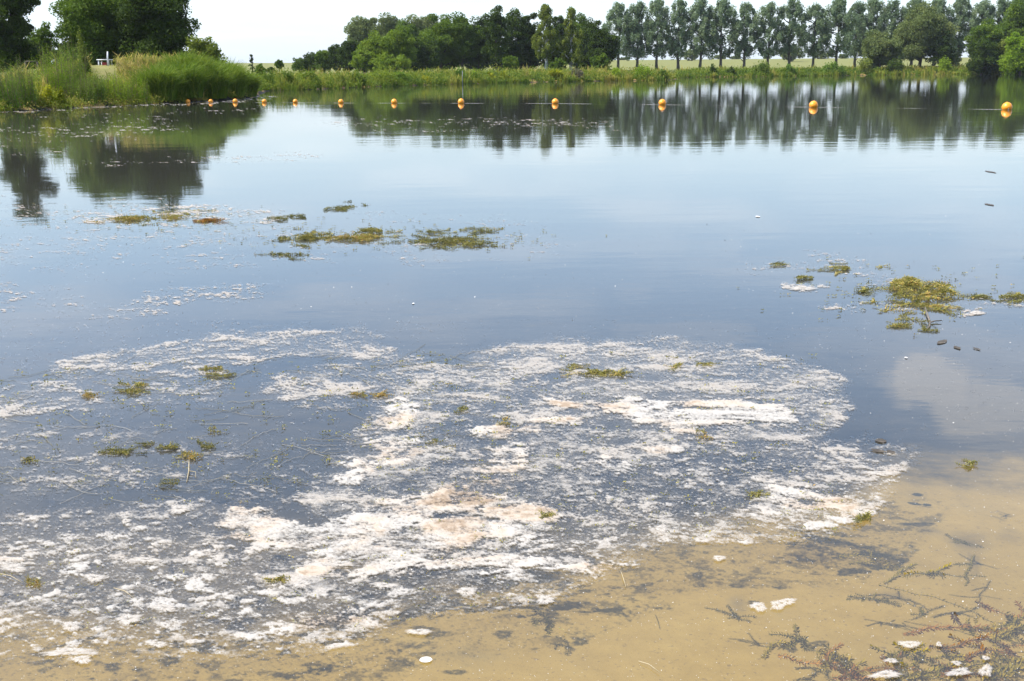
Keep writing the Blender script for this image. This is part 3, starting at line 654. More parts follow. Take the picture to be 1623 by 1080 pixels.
# ------------------------------------------------------------------ small built things
ORANGE, t, o = mat('buoy_orange')
pos = nd(t, 'ShaderNodeTexCoord').outputs['Object']
c = rampn(t, tex(t, 9, 5, .6, pos), [(.3, (.78, .25, .008)), (.6, (.86, .32, .012)), (.8, (.74, .28, .03))])
sepz = nd(t, 'ShaderNodeSeparateXYZ'); t.links.new(pos, sepz.inputs[0])
c = tmix(t, tmap(t, sepz.outputs[2], -.02, .03, .5, 0), c, (.22, .16, .05))
p = nd(t, 'ShaderNodeBsdfPrincipled'); t.links.new(c, p.inputs['Base Color']); p.inputs['Roughness'].default_value = .38
t.links.new(p.outputs[0], o.inputs[0])
ROPE = plain('rope', (.22, .21, .19), (.40, .39, .36), 30, .9)
GREYP = plain('grey_paint', (.16, .17, .17), (.26, .27, .27), 6, .7, .1)
METAL = plain('pale_paint', (.55, .56, .58), (.72, .73, .74), 6, .5, .05)
REDP = plain('red_paint', (.30, .04, .03), (.45, .08, .05), 6, .6, .05)
WOOD = plain('grey_wood', (.09, .075, .06), (.19, .16, .13), 5, .9, .6, stretch=(1, 4, 1))
buoys = [(298, 162.8, 7), (334, 162.8, 7), (373, 162.6, 7.8), (419, 162.9, 7.4), (468, 163, 7.6), (540.5, 163.6, 8.2), (625, 163.8, 9.2), (731, 164, 10.1), (880, 164.4, 10.6), (1050, 166.2, 11.8), (1289, 170.4, 13.8), (1596, 174, 15.8)]
bl = ['leftmost tiny orange buoy, against the sedge bank', 'second tiny orange buoy from the left, against the sedge bank', 'third orange buoy from the left, near the point of the bank', 'fourth orange buoy from the left, just off the bank point',
      'fifth orange buoy from the left, on bright water', 'sixth orange buoy from the left', 'seventh orange buoy from the left', 'eighth orange buoy, below the thin grey marker post', 'orange buoy below the two birches', 'orange buoy near the left end of the poplar row',
      'second largest orange buoy, in front of the poplars', 'largest orange buoy, nearest the right edge']
bp = []
src = None
for k, (u, v, wpx) in enumerate(buoys):
    b = at(np.array(u), np.array(v)); D = wpx*.94*b[1]/FPX/math.cos(PITCH); bp.append((b, D))
    if src is None:
        root = empty('buoy', b, bl[k], 'buoy', 'orange buoys on the swimming line'); mb = MB()
        n1_, n2_ = 24, 16; th = np.linspace(0, math.pi, n2_); ph = np.arange(n1_)*2*math.pi/n1_
        TH, PH = np.meshgrid(th, ph, indexing='ij')
        rr = .5*(1+.02*(np.abs(TH-math.pi/2) < .12))
        v_ = np.stack([rr*np.sin(TH)*np.cos(PH), rr*np.sin(TH)*np.sin(PH), .5*np.cos(TH)+.24], -1).reshape(-1, 3)
        i, j = np.meshgrid(np.arange(n2_-1), np.arange(n1_), indexing='ij'); j2 = (j+1) % n1_
        mb.add(v_, np.stack([i*n1_+j, (i+1)*n1_+j, (i+1)*n1_+j2, i*n1_+j2], -1).reshape(-1, 4))
        mb.build('float', ORANGE, root); cb = MB()
        tube(cb, [(0, 0, .70), (0, 0, .745), (0, 0, .77)], [.09, .085, .05], 12); cb.build('top_cap', ORANGE, root)
        eb = MB(); a = np.linspace(0, 2*math.pi, 13); tube(eb, np.stack([-.52-.07*np.cos(a), 0*a, .02+.07*np.sin(a)], 1), .018, 5, cap=False); eb.build('eyelet', ROPE, root)
        root.scale = (D, D, D); src = root
    else:
        c = src.copy(); COL.objects.link(c); c.location = [float(q) for q in b]; c.scale = (D, D, D); c.rotation_euler = (R(4*math.sin(k*2.1)), R(5*math.sin(k*1.3)), k*.7); c['label'] = bl[k]
        for ch in src.children:
            d = ch.copy(); COL.objects.link(d); d.parent = c
mb = MB()
for (a, da), (b, db) in zip(bp[:-1], bp[1:]):
    n = 14; tt = np.linspace(0, 1, n)[:, None]; pts = a+(b-a)*tt
    pts[:, 2] = .004-.030*np.sin(np.pi*tt[:, 0]*1)**2*(.6+.4*np.sin(9*tt[:, 0]+a[0])) ; tube(mb, pts, .005, 5, cap=False)
tag(mb.build('buoy_rope', ROPE), 'thin pale rope floating between the orange buoys', 'rope')
# marker post in the water at the middle bank
b = at(np.array(733.), np.array(133.6)); mb = MB(); H = 19*b[1]/FPX
root = empty('marker_post', b, 'thin grey marker post at the waterline of the middle bank', 'post')
tube(mb, [(0, 0, -.4), (0, 0, H*.5), (.02, 0, H)], [.042, .04, .036], 8); mb.build('pole', GREYP, root)
mb = MB(); tube(mb, [(.02, 0, H), (.02, 0, H+.05), (.02, 0, H+.09)], [.055, .05, .02], 8); mb.build('cap', GREYP, root)
# white table and post on the left bank
Y = 66.0
tb_ = at_depth(np.array(167.), np.array(104.), Y); k_ = Y/FPX; zt = float(terrain(np.array([tb_[0]]), np.array([tb_[1]]))[0])
zt = min(zt, at_depth(np.array(167.), np.array(108.), Y)[2])
top = at_depth(np.array(167.), np.array(95.), Y)[2]-zt
root = empty('garden_table', (tb_[0], tb_[1], zt), 'white table under the black tree beside a white post', 'table')
mb = MB(); box(mb, (0, 0, top), (20*k_, .6, .05)); mb.build('table_top', METAL, root)
for sx in (-1, 1):
    for sy in (-1, 1):
        mb = MB(); box(mb, (sx*7.5*k_, sy*.24, top/2-.014), (.06, .06, top-.03)); mb.build('leg', METAL, root)
rb = empty('red_crate', (tb_[0], tb_[1]-.05, zt+.002), 'small red box under the white table', 'box')
mb = MB(); box(mb, (0, 0, .14), (.22, .3, .28)); mb.build('body', REDP, rb); mb = MB(); box(mb, (0, 0, .295), (.24, .32, .03)); mb.build('lid', REDP, rb)
b = at_depth(np.array(171.5), np.array(104.), Y-.8); pt = at_depth(np.array(170.5), np.array(82.), Y-.8)
root = empty('white_post', (b[0], b[1], zt), 'slim white upright post in front of the white table', 'post')
mb = MB(); tube(mb, [(0, 0, 0), (0, 0, (pt[2]-zt)*.6), (pt[0]-b[0], 0, pt[2]-zt)], [.05, .045, .04], 8); mb.build('pole', METAL, root)
mb = MB(); box(mb, (0, 0, .03), (.22, .22, .06)); mb.build('foot', METAL, root)
# brown rail, left
b = at_depth(np.array(50.), np.array(104.), 72.); zt2 = float(terrain(np.array([b[0]]), np.array([b[1]]))[0]); tz = at_depth(np.array(50.), np.array(97.6), 72.)[2]-zt2
root = empty('wooden_rail', (b[0], b[1], zt2), 'low brown wooden rail in the shade under the far left trees', 'fence')
mb = MB(); box(mb, (0, 0, tz), (20*72/FPX, .06, .08)); mb.build('rail', BARK, root)
for sx in (-.38, .38):
    mb = MB(); box(mb, (sx, 0, tz/2-.022), (.08, .08, tz-.036)); mb.build('post', BARK, root)
# driftwood at the right bank
b = at(np.array(1598.), np.array(117.6)); g = np.random.default_rng(5)
root = empty('driftwood', (b[0], b[1]+.4, .0), 'dark uprooted stump lying at the right bank waterline', 'stump')
mb = MB(); tube(mb, [(-2.2, 0, .2), (-.8, .1, .55), (.6, 0, .75), (1.5, .1, 1.3)], [.25, .42, .5, .3], 9); mb.build('log', WOOD, root)
for q in range(7):
    mb = MB(); a = q*.9; tube(mb, [(1.3, 0, 1.0), (1.3+.5*math.cos(a), .3*math.sin(a), 1.0+.5*math.sin(a)), (1.5+.9*math.cos(a+.3), .4*math.sin(a), 1.0+.9*math.sin(a+.2))], [.14, .09, .04], 6); mb.build('root', WOOD, root)
# pale stones at the middle bank waterline
STONE = plain('stone', (.20, .19, .17), (.42, .40, .37), 4, .9, .5)
for q, (u, wd, lb) in enumerate(((729, 7, 'pale stone at the foot of the thin grey marker post'), (764, 8, 'pale stone right of the small bright lime bush at the waterline'), (703, 6, 'grey stone at the waterline left of the marker post'))):
    b = at(np.array(float(u)), np.array(shore_v(u)-.1)); r = wd*b[1]/FPX/2; g = np.random.default_rng(q)
    th = np.linspace(0, math.pi, 7); ph = np.arange(10)*2*math.pi/10; TH, PH = np.meshgrid(th, ph, indexing='ij')
    v_ = np.stack([r*np.sin(TH)*np.cos(PH), .7*r*np.sin(TH)*np.sin(PH), .55*r*np.cos(TH)+.12*r], -1)*(1+g.uniform(-.13, .13, TH.shape))[..., None]
    i, j = np.meshgrid(np.arange(6), np.arange(10), indexing='ij'); j2 = (j+1) % 10
    mb = MB(); mb.add(v_.reshape(-1, 3), np.stack([i*10+j, (i+1)*10+j, (i+1)*10+j2, i*10+j2], -1).reshape(-1, 4)); o_ = mb.build('stone', STONE, None, smooth=False); o_.location = [float(c_) for c_ in b]
    tag(o_, lb, 'stone', 'stones at the waterline')

# ------------------------------------------------------------------ scum on the water
def seg_d(u, v, pts, ax):
    best = np.full(u.shape, 1e9)
    for a, b in zip(pts[:-1], pts[1:]):
        a = np.array([a[0]*ax, a[1]]); b = np.array([b[0]*ax, b[1]]); d = b-a
        t_ = np.clip(((u*ax-a[0])*d[0]+(v-a[1])*d[1])/(d@d+1e-9), 0, 1)
        best = np.minimum(best, np.hypot(u*ax-a[0]-t_*d[0], v-a[1]-t_*d[1]))
    return best
FILM = [([(690, 606), (790, 578), (900, 562), (1060, 560), (1190, 578), (1310, 610), (1275, 655), (1225, 690)], 26, .66),
        ([(130, 588), (300, 560), (470, 536), (560, 548), (640, 580), (700, 606)], 24, .48),
        ([(470, 612), (720, 612)], 34, .45), ([(665, 640), (640, 690), (600, 750), (560, 800)], 40, .70),
        ([(980, 600), (1240, 625)], 44, .62), ([(1080, 680), (1240, 700)], 26, .50), ([(720, 640), (900, 640)], 42, .50), ([(700, 720), (1000, 720)], 50, .56), ([(900, 790), (1330, 740)], 46, .48),
        ([(560, 790), (860, 760)], 44, .62), ([(300, 940), (900, 890)], 60, .40), ([(0, 930), (500, 960)], 70, .38), ([(900, 850), (1330, 820)], 34, .46), ([(0, 640), (300, 610)], 34, .36), ([(820, 745), (1330, 765)], 70, .47), ([(850, 690), (1210, 690)], 40, .50), ([(500, 900), (900, 870)], 60, .45), ([(0, 730), (480, 750)], 60, .20), ([(40, 850), (300, 830)], 40, .34)]
THICK = [([(376, 828), (440, 842), (520, 868), (608, 884), (680, 862), (760, 832), (856, 832)], 24, 1.0),
         ([(520, 836), (600, 820), (700, 800), (770, 770), (792, 716), (786, 694)], 22, .90), ([(600, 850), (840, 820)], 22, .95),
         ([(985, 640), (1050, 664), (1105, 674), (1165, 654), (1228, 664)], 15, 1.0), ([(1010, 636), (1090, 648), (1180, 640)], 10, .8),
         ([(842, 682), (880, 672), (930, 672)], 9, .85), ([(650, 652), (625, 690), (612, 715)], 18, .80), ([(960, 732), (1000, 744)], 7, .9), ([(1030, 714), (1090, 714)], 5, .9),
         ([(1250, 790), (1330, 800)], 18, .70), ([(480, 905), (620, 900), (860, 888)], 8, .75), ([(0, 892), (60, 902)], 10, .8), ([(1290, 836), (1355, 828)], 8, .85), ([(440, 990), (560, 970)], 14, .72),
         ([(770, 912), (1000, 900)], 9, .62), ([(860, 632), (930, 645)], 5, .8), ([(1370, 752), (1430, 754)], 4, .9), ([(600, 690), (560, 760)], 14, .62)]
low_u = [-400, 0, 300, 560, 640, 850, 980, 1100, 1280, 1370, 1440, 1520, 2000]
low_v = [1075, 1066, 1062, 1046, 1006, 962, 906, 872, 858, 836, 770, 700, 640]
step = 1.35
U1 = np.arange(-190, 1820, step); V1 = np.concatenate([np.arange(508, 1170, step)])
PU, PV = np.meshgrid(U1, V1)
PW = at(PU, PV); X, Yw = PW[..., 0], PW[..., 1]
# streaks lie across the view and a little down to the right
Xs = X*.86+Yw*.30; Ys = Yw-.16*X
wx_ = (fbm(X*1.3, Yw*1.3, 41, 3)-.5)*.55; wy_ = (fbm(X*1.3, Yw*1.3, 47, 3)-.5)*.55
PUw = PU+(fbm(X*2.2, Yw*2.2, 61, 4)-.5)*130; PVw = PV+(fbm(X*2.2, Yw*2.2, 67, 4)-.5)*46
film = np.zeros(PU.shape); thick = np.zeros(PU.shape)
for pts, wd, k in FILM: film = np.maximum(film, k*sstep(1.35, .55, seg_d(PUw*.6+PU*.4, PVw*.6+PV*.4, pts, .55)/wd))
for pts, wd, k in THICK: thick = np.maximum(thick, k*sstep(1.55, .35, seg_d(PUw*.5+PU*.5, PVw*.5+PV*.5, pts, .55)/wd))
edge = np.interp(PU, low_u, low_v)+(fbm(X*3, Yw*3, 71, 4)-.5)*60
inside = sstep(6, -22, PV-edge)
film *= inside; thick *= inside
nA = fbm((Xs+wx_)*7, (Ys+wy_)*8, 21, 5, .6); nB = fbm(Xs*32, Ys*34, 23, 4, .65); nC = fbm(X*4+wx_*3, Yw*6, 27, 4)
fl_region = np.zeros(PU.shape)
for pts, wd, k in (([(0, 930), (500, 960)], 95, .95), ([(300, 925), (900, 900)], 62, .9), ([(850, 830), (1330, 810)], 46, .85), ([(0, 850), (380, 840)], 36, .6), ([(950, 760), (1300, 750)], 40, .7), ([(0, 1010), (560, 1020)], 36, .7)):
    fl_region = np.maximum(fl_region, k*sstep(1.6, .6, seg_d(PU, PV, pts, .55)/wd))
fl_region *= inside
fl1 = flakes((Xs+wx_*.1)*6.5, (Ys+wy_*.1)*10.5, 31, .10, .42)+(nB-.5)*1.7+(nA-.5)*1.2
fl2 = flakes(Xs*17, Ys*27, 33, .08, .40)+(nB-.5)*1.6
fl3 = flakes(Xs*44, Ys*62, 35, .05, .38)
rim = np.abs(flakes((Xs+wx_*.2)*8, (Ys+wy_*.2)*12, 39, .1, .4)-.25+(nB-.5)*.5)
sel = fbm(X*1.7, Yw*2.2, 91, 3)
An = (nA-.5)/.13; Bn = (nB-.5)/.12; Cn = (nC-.5)/.13
nS = fbm((Xs+wx_*.8)*9, (Ys+wy_*.8)*15, 121, 5, .65); Sn = (nS-.5)/.12            # wind-drawn streaks
nF = fbm(Xs*95, Ys*95, 127, 3, .7); Fn = (nF-.5)/.14                                # grain of a centimetre and less
T = np.zeros(PU.shape)
# thick rafts, ragged and worn through in places
raft = sstep(-1.2, 1.6, (thick-.50)*4.4+.85*An+.75*Sn+.55*Bn+.45*Fn)*sstep(.02, .25, thick)
T = np.maximum(T, raft*np.clip(.62+.13*An+.15*Sn+.12*Fn, .18, .95))
# veil: thin broken film
veil = sstep(-1.3, 1.7, (film-.44)*5.0+.55*An+.70*Sn+.60*Bn+.75*Fn+.35*Cn)*sstep(.02, .25, film)
T = np.maximum(T, veil*np.clip(.40+.09*Cn+.09*Bn+.06*An, .1, .62))
T = np.maximum(T, np.clip(film*(.34+.05*An+.05*Cn+.05*Sn+.06*Fn), 0, .40)*sstep(.05, .4, film))      # dusty film between them
# ragged flakes and crumbs
fl1 = flakes((Xs+wx_*.25)*8.0, (Ys+wy_*.25)*9.0, 31, .06, .42)+.34*An+.34*Bn+.16*Fn
fl2 = flakes((Xs+wx_*.15)*17, (Ys+wy_*.15)*19, 33, .05, .40)+.30*Bn+.25*Fn
wear = 1-.65*sstep(.2, 1.6, .7*Bn-.5*An+.5*Fn)
T = np.maximum(T, sstep(-.15, .9, fl1)*wear*.80*sstep(.36, .60, fl_region*.75+sel*.55-.10))
fl4 = flakes((Xs+wx_*.2+3.3)*13.5, (Ys+wy_*.2+1.7)*15, 37, .05, .42)+.32*An+.32*Bn+.18*Fn
T = np.maximum(T, sstep(-.15, .9, fl4)*wear*.74*sstep(.36, .60, fl_region*.75+(1-sel)*.5-.10))
T = np.maximum(T, sstep(-.1, .8, fl2)*wear*.75*sstep(.36, .66, np.maximum(fl_region*.85, film*.9)+(sel-.5)*.6))
grit = sstep(.8, 2.2, (fl_region*.9+film*.4)*1.1+.7*Fn+.45*Bn+.3*Sn)*sstep(.05, .3, fl_region)
T = np.maximum(T, grit*.28)
spk = np.maximum(np.maximum(fl_region, film*1.2), .16*sstep(1000, 800, PV)*sstep(900, 500, PU)+.10*inside)
T = np.maximum(T, np.clip(fl3*1.1, 0, .6)*sstep(.25, .75, spk+(hash2(np.floor(Xs*44), np.floor(Ys*62), 5)-.5)*.7))
T *= (Yw > 1.0)
tint = np.clip(.5*grit*sstep(.45, .25, T)+.33+1.3*(nC-.5)+.9*(nA-.5)+.7*(nB-.5)+.45*np.exp(-((PU-720)/160)**2-((PV-810)/40)**2)+.25*np.exp(-((PU-800)/60)**2-((PV-720)/40)**2), 0, 1)*(.5+.5*sstep(.1, .5, thick))
def scum_mesh(name, label, T, tint, PW, thr, hmax):
    nv, nu = T.shape
    z = .003+hmax*np.clip(T, 0, 1)**1.5
    keep = (T[:-1, :-1] > thr) | (T[1:, 1:] > thr) | (T[1:, :-1] > thr) | (T[:-1, 1:] > thr)
    ii, jj = np.nonzero(keep)
    q = np.stack([ii*nu+jj, (ii+1)*nu+jj, (ii+1)*nu+jj+1, ii*nu+jj+1], 1)
    used, inv = np.unique(q.ravel(), return_inverse=True)
    P = PW.reshape(-1, 3)[used].copy(); P[:, 2] = z.ravel()[used]
    ob = mesh_obj(name, P, inv.reshape(-1, 4), SCUM, None, True, {'thick': T.ravel()[used], 'tint': tint.ravel()[used]})
    return tag(ob, label, None, None, 'stuff')
SCUM, t, o = mat('algae_scum')
pos = nd(t, 'ShaderNodeTexCoord').outputs['Object']
aT = nd(t, 'ShaderNodeAttribute', attribute_name='thick').outputs['Fac']; aI = nd(t, 'ShaderNodeAttribute', attribute_name='tint').outputs['Fac']
f1 = tex(t, 120, 4, .7, pos); f2 = tex(t, 35, 4, .6, pos)
c = rampn(t, tm(t, 'ADD', aI, tm(t, 'MULTIPLY', tm(t, 'SUBTRACT', f2, .5), .7)), [(.15, (.385, .358, .318)), (.5, (.395, .352, .298)), (.8, (.385, .31, .235)), (1, (.27, .20, .135))])
c = tmix(t, tmap(t, f1, .60, .74, 0, .55), c, (.30, .25, .15))
p = nd(t, 'ShaderNodeBsdfPrincipled'); t.links.new(c, p.inputs['Base Color']); p.inputs['Roughness'].default_value = .7; p.inputs['Specular IOR Level'].default_value = .25
b = nd(t, 'ShaderNodeBump'); b.inputs['Strength'].default_value = .6; b.inputs['Distance'].default_value = .004; t.links.new(f1, b.inputs['Height']); t.links.new(b.outputs[0], p.inputs['Normal'])
tp = nd(t, 'ShaderNodeBsdfTransparent'); x = nd(t, 'ShaderNodeMixShader')
al = tmap(t, tm(t, 'ADD', aT, tm(t, 'MULTIPLY', tm(t, 'SUBTRACT', f1, .5), .9)), .0, .95, .0, .97)
t.links.new(al, x.inputs[0]); t.links.new(tp.outputs[0], x.inputs[1]); t.links.new(p.outputs[0], x.inputs[2]); t.links.new(x.outputs[0], o.inputs[0])
scum_mesh('surface_scum', 'whitish algae scum in flakes, veils and rafts on the near water', T, tint, PW, .05, .0032)

# thin scum further out: streaks drawn out along the wind
U2 = np.arange(-120, 1760, 1.3); V2 = np.arange(152, 508, 1.0)
PU2, PV2 = np.meshgrid(U2, V2)
PW2 = at(PU2, PV2); X2, Y2 = PW2[..., 0], PW2[..., 1]
lx = X2/np.maximum(Y2, 1); ly = np.log(np.maximum(Y2, 1))
k2 = np.zeros(PU2.shape)
for pts, wd, k in (([(150, 346), (300, 330), (420, 345)], 14, .75), ([(140, 372), (400, 360)], 26, .5), ([(0, 400), (330, 385)], 40, .40), ([(0, 470), (120, 505)], 30, .38), ([(170, 500), (280, 470), (400, 460)], 15, .60), ([(540, 330), (640, 345), (860, 360)], 10, .34), ([(640, 395), (820, 385)], 22, .42), ([(330, 415), (520, 395)], 12, .42),
                   ([(1230, 425), (1300, 415), (1380, 440)], 15, .55), ([(1250, 458), (1295, 458)], 5, .95), ([(1320, 490), (1350, 486)], 6, .7), ([(1400, 480), (1500, 486)], 10, .6), ([(1560, 480), (1623, 476)], 9, .6), ([(1540, 496), (1560, 496)], 4, .8),
                   ([(540, 196), (760, 192), (960, 198)], 7, .50), ([(600, 208), (800, 206)], 5, .40), ([(0, 215), (260, 200)], 16, .45), ([(120, 262), (320, 250)], 10, .42), ([(0, 240), (90, 245)], 12, .42), ([(340, 255), (500, 248)], 7, .34), ([(160, 322), (260, 320)], 7, .42), ([(0, 330), (90, 350)], 26, .35), ([(80, 188), (420, 172)], 7, .34),
                   ([(-120, 186), (0, 177), (140, 170.5), (260, 165), (385, 158)], 4.0, .66), ([(400, 156), (455, 150)], 5.5, .62)):
    k2 = np.maximum(k2, k*sstep(1.7, .3, seg_d(PU2+(fbm(lx*30, ly*14, 5, 3)-.5)*60, PV2+(fbm(lx*24, ly*20, 6, 3)-.5)*np.clip((PV2-150)*.12, 1, 22), pts, .35)/wd))
nn = fbm(lx*260, ly*190, 51, 4, .7); nm = fbm(lx*45, ly*70, 53, 4, .6)
T2 = np.clip((k2*.86+(nn-.5)*1.5+(nm-.5)*1.1-.55)*1.7, 0, .62)*(k2 > .03)
T2 *= (lake_sd(X2, Y2) < -.05)
scum_mesh('surface_scum', 'thin pale scum streaks drawn out over the farther water', T2, np.clip(.35+(nm-.5), 0, 1), PW2, .05, .002)

# large single flakes
FG_ = 'large single scum flakes'
def flake(label, u, v, wpx, hpx, seed, hole=True):
    g = np.random.default_rng(seed); b = at(np.array(float(u)), np.array(float(v)))
    e1 = at(np.array(float(u+wpx/2)), np.array(float(v)))-b; e2 = at(np.array(float(u)), np.array(float(v-hpx/2)))-b
    n, kr = 56, 6; a = np.arange(n)*2*math.pi/n
    rr = 1+.16*np.sin(2*a+g.uniform(0, 6))+.12*np.sin(3*a+g.uniform(0, 6))+.08*np.sin(5*a+g.uniform(0, 6))+.05*np.sin(8*a+g.uniform(0, 6))+g.normal(0, .075, n)
    v_ = []; tk = []
    for q in range(kr):
        f = q/(kr-1); r_ = rr*(.06+.94*f)
        h = .0022*(1-f**2)+g.normal(0, .0005, n)*(1-f) + .0042
        if q == 0 and hole: h = np.full(n, .0045)
        v_.append(np.cos(a)[:, None]*r_[:, None]*e1+np.sin(a)[:, None]*r_[:, None]*e2+np.array([0, 0, 1])*h[:, None]); tk.append(np.clip(g.normal([.40, .62, .72, .66, .48, .10][q], .16, n), .05, 1))
    v_ = np.concatenate(v_); i, j = np.meshgrid(np.arange(kr-1), np.arange(n), indexing='ij'); j2 = (j+1) % n
    fc = np.stack([i*n+j, (i+1)*n+j, (i+1)*n+j2, i*n+j2], -1).reshape(-1, 4)
    o_ = mesh_obj('scum_flake', v_, fc, SCUM, None, True, {'thick': np.concatenate(tk), 'tint': np.clip(.3+g.normal(0, .12, len(v_)), 0, 1)})
    o_.location = (float(b[0]), float(b[1]), 0.001)
    tag(o_, label, 'scum flake', FG_)
for k, a in enumerate((('large round scum flake low on the left, beside smaller ones', 204, 984, 40, 20), ('long scum flake above the sandy bottom left corner', 112, 1036, 100, 12), ('ring shaped scum flake near the bottom left sand edge', 130, 1048, 38, 13), ('scum flake left of the large round one', 112, 996, 30, 16), ('broad scum flake right of the large round one', 262, 966, 44, 13), ('ring shaped flake right of the dark gap, bottom left', 250, 1024, 30, 11),
                       ('wide white flake alone at the blue water, left', 284, 809, 42, 14), ('small white flake below the wide white one', 200, 828, 18, 8), ('smooth white flake raft left of the big one', 540, 896, 46, 11), ('oval flake at the lower end of the flake field', 664, 1004, 40, 11), ('ring flake near the lower end of the flake field', 740, 940, 38, 14),
                       ('oval flake by the sand edge, middle', 864, 953, 34, 14), ('round flake right of the middle at the sand edge', 1048, 840, 24, 12), ('flake cluster at the sand edge, right of centre', 1112, 858, 30, 9), ('flat flake on brownish water right of centre', 1140, 887, 26, 8), ('white flake at the right tip of the scum', 1352, 827, 22, 9), ('streaky white flake off the right end of the scum', 1395, 752, 62, 8), ('smooth white flake left of the weed clump', 1272, 458, 42, 8), ('flat tan flake right of the weed clump', 1547, 497, 24, 6),
                       ('round flake in the left flake field', 150, 918, 34, 15), ('pale flake at the far left edge', 22, 903, 52, 12), ('flake in the middle of the left flake field', 232, 890, 50, 10), ('round flake under the thick raft', 478, 928, 30, 13), ('long flake right under the thick raft', 610, 930, 46, 10),
                       ('small round flake right of the fuzzy bottom weed tuft', 1232, 962, 26, 14), ('pale flake right of the small round one on the sand', 1248, 956, 34, 10))):
    flake(*a, seed=k+3)

# ------------------------------------------------------------------ water weeds
def sprig(stm, lf, pts, hue, g, wl=.010, gap=.008, rs=.0011, flat=.25, wr=.34, tip=1.0):
    pts = np.asarray(pts, float); d = np.r_[0, np.cumsum(np.linalg.norm(np.diff(pts, axis=0), axis=1))]
    n = max(3, int(d[-1]/gap)); s = np.linspace(0, d[-1], n); P = np.stack([np.interp(s, d, pts[:, k]) for k in range(3)], 1)
    tube(stm, P[::max(1, n//14)] if n > 14 else P, rs, 5, hue=.5, cap=False)
    T_ = np.gradient(P, axis=0); T_ /= np.linalg.norm(T_, axis=1)[:, None]+1e-9
    ref = np.array([0, 0, 1.0]); A = np.cross(T_, ref); A /= np.linalg.norm(A, axis=1)[:, None]+1e-9; B = np.cross(T_, A)
    m_ = 4; ph = g.uniform(0, 6.28, n)
    sc = (.75+.5*g.uniform(0, 1, n))*np.where(s > d[-1]*.92, .75*tip, 1)
    for q in range(m_):
        an = ph+q*2*math.pi/m_
        o_ = np.cos(an)[:, None]*A+np.sin(an)[:, None]*B*np.where(flat, 1-flat, 1); o_ = o_+T_*.45+g.normal(0, .15, (n, 3)); o_ /= np.linalg.norm(o_, axis=1)[:, None]
        sd_ = np.cross(o_, T_); sd_ /= np.linalg.norm(sd_, axis=1)[:, None]+1e-9
        Ln = (wl*sc)[:, None]
        v_ = np.stack([P, P+o_*Ln*.55+sd_*Ln*wr*.5, P+o_*Ln+T_*Ln*.15, P+o_*Ln*.55-sd_*Ln*wr*.5], 1).reshape(-1, 3)
        lf.add(v_, np.arange(n*4).reshape(-1, 4), np.repeat(np.clip(hue+g.normal(0, .16, n), 0, 1), 4))
def weed_thing(name, label, group, stm, lf, base, colour, smat=STEM):
    root = empty(name, base, label, 'water weed', group)
    sm_ = stm.build('stem', smat, root); sm_['kind'] = 'stuff'; l_ = lf.build('leaves', G[colour], root, smooth=False); l_['kind'] = 'stuff'
    return root
def floating(label, u, v, wpx, hpx, n, lift=.02, hue=.5, colour='weed', wl=.012, slen=.14, seed=0, group='floating weed clumps'):
    g = np.random.default_rng(seed+int(u)); b = at(np.array(float(u)), np.array(float(v)))
    e1 = (at(np.array(float(u+wpx/2)), np.array(float(v)))-b); e2 = (at(np.array(float(u)), np.array(float(v-hpx/2)))-b)
    st, lf = MB(), MB(); n = int(n*(.68 if b[1] > 7.5 else .55))+2; wl = wl*(1 if b[1] > 7.5 else .85); lift = lift*(1 if b[1] > 7.5 else .6)
    sub = [(g.uniform(-.95, .95), g.uniform(-.8, .8), g.uniform(.06, .24)) for _ in range(max(2, min(10, n//4)))]
    for q in range(n):
        sx_, sy_, ss_ = sub[int(len(sub)*g.uniform()**1.5)]
        ca, cb_ = sx_+g.normal(0, ss_), sy_+g.normal(0, ss_*1.3)
        if g.uniform() < (.38 if b[1] > 9 else .22): ca, cb_ = g.normal(0, .9), g.normal(0, 1.1)
        c = ca*e1+cb_*e2; hgt = lift*1.25*max(0, 1-math.hypot(ca-sx_, cb_-sy_)/.6)
        dr = g.uniform(-.9, .9)+(math.pi if g.uniform() < .5 else 0); l_ = slen*g.uniform(.4, 1.1)
        dv = np.array([math.cos(dr), math.sin(dr), 0]); k = 5; tt = np.linspace(-.5, .5, k)[:, None]
        pts = c+dv*l_*tt+np.array([-dv[1], dv[0], 0])*l_*.15*np.sin(tt*5+q); pts[:, 2] = .004+hgt*g.uniform(.3, 1.1)*(1-2*np.abs(tt[:, 0])**1.5)+g.uniform(0, .012)*(tt[:, 0] > .3)
        sprig(st, lf, pts, hue+g.normal(0, .12), g, wl=wl, gap=wl*.75)
    return weed_thing('water_weed', label, group, st, lf, b, colour)
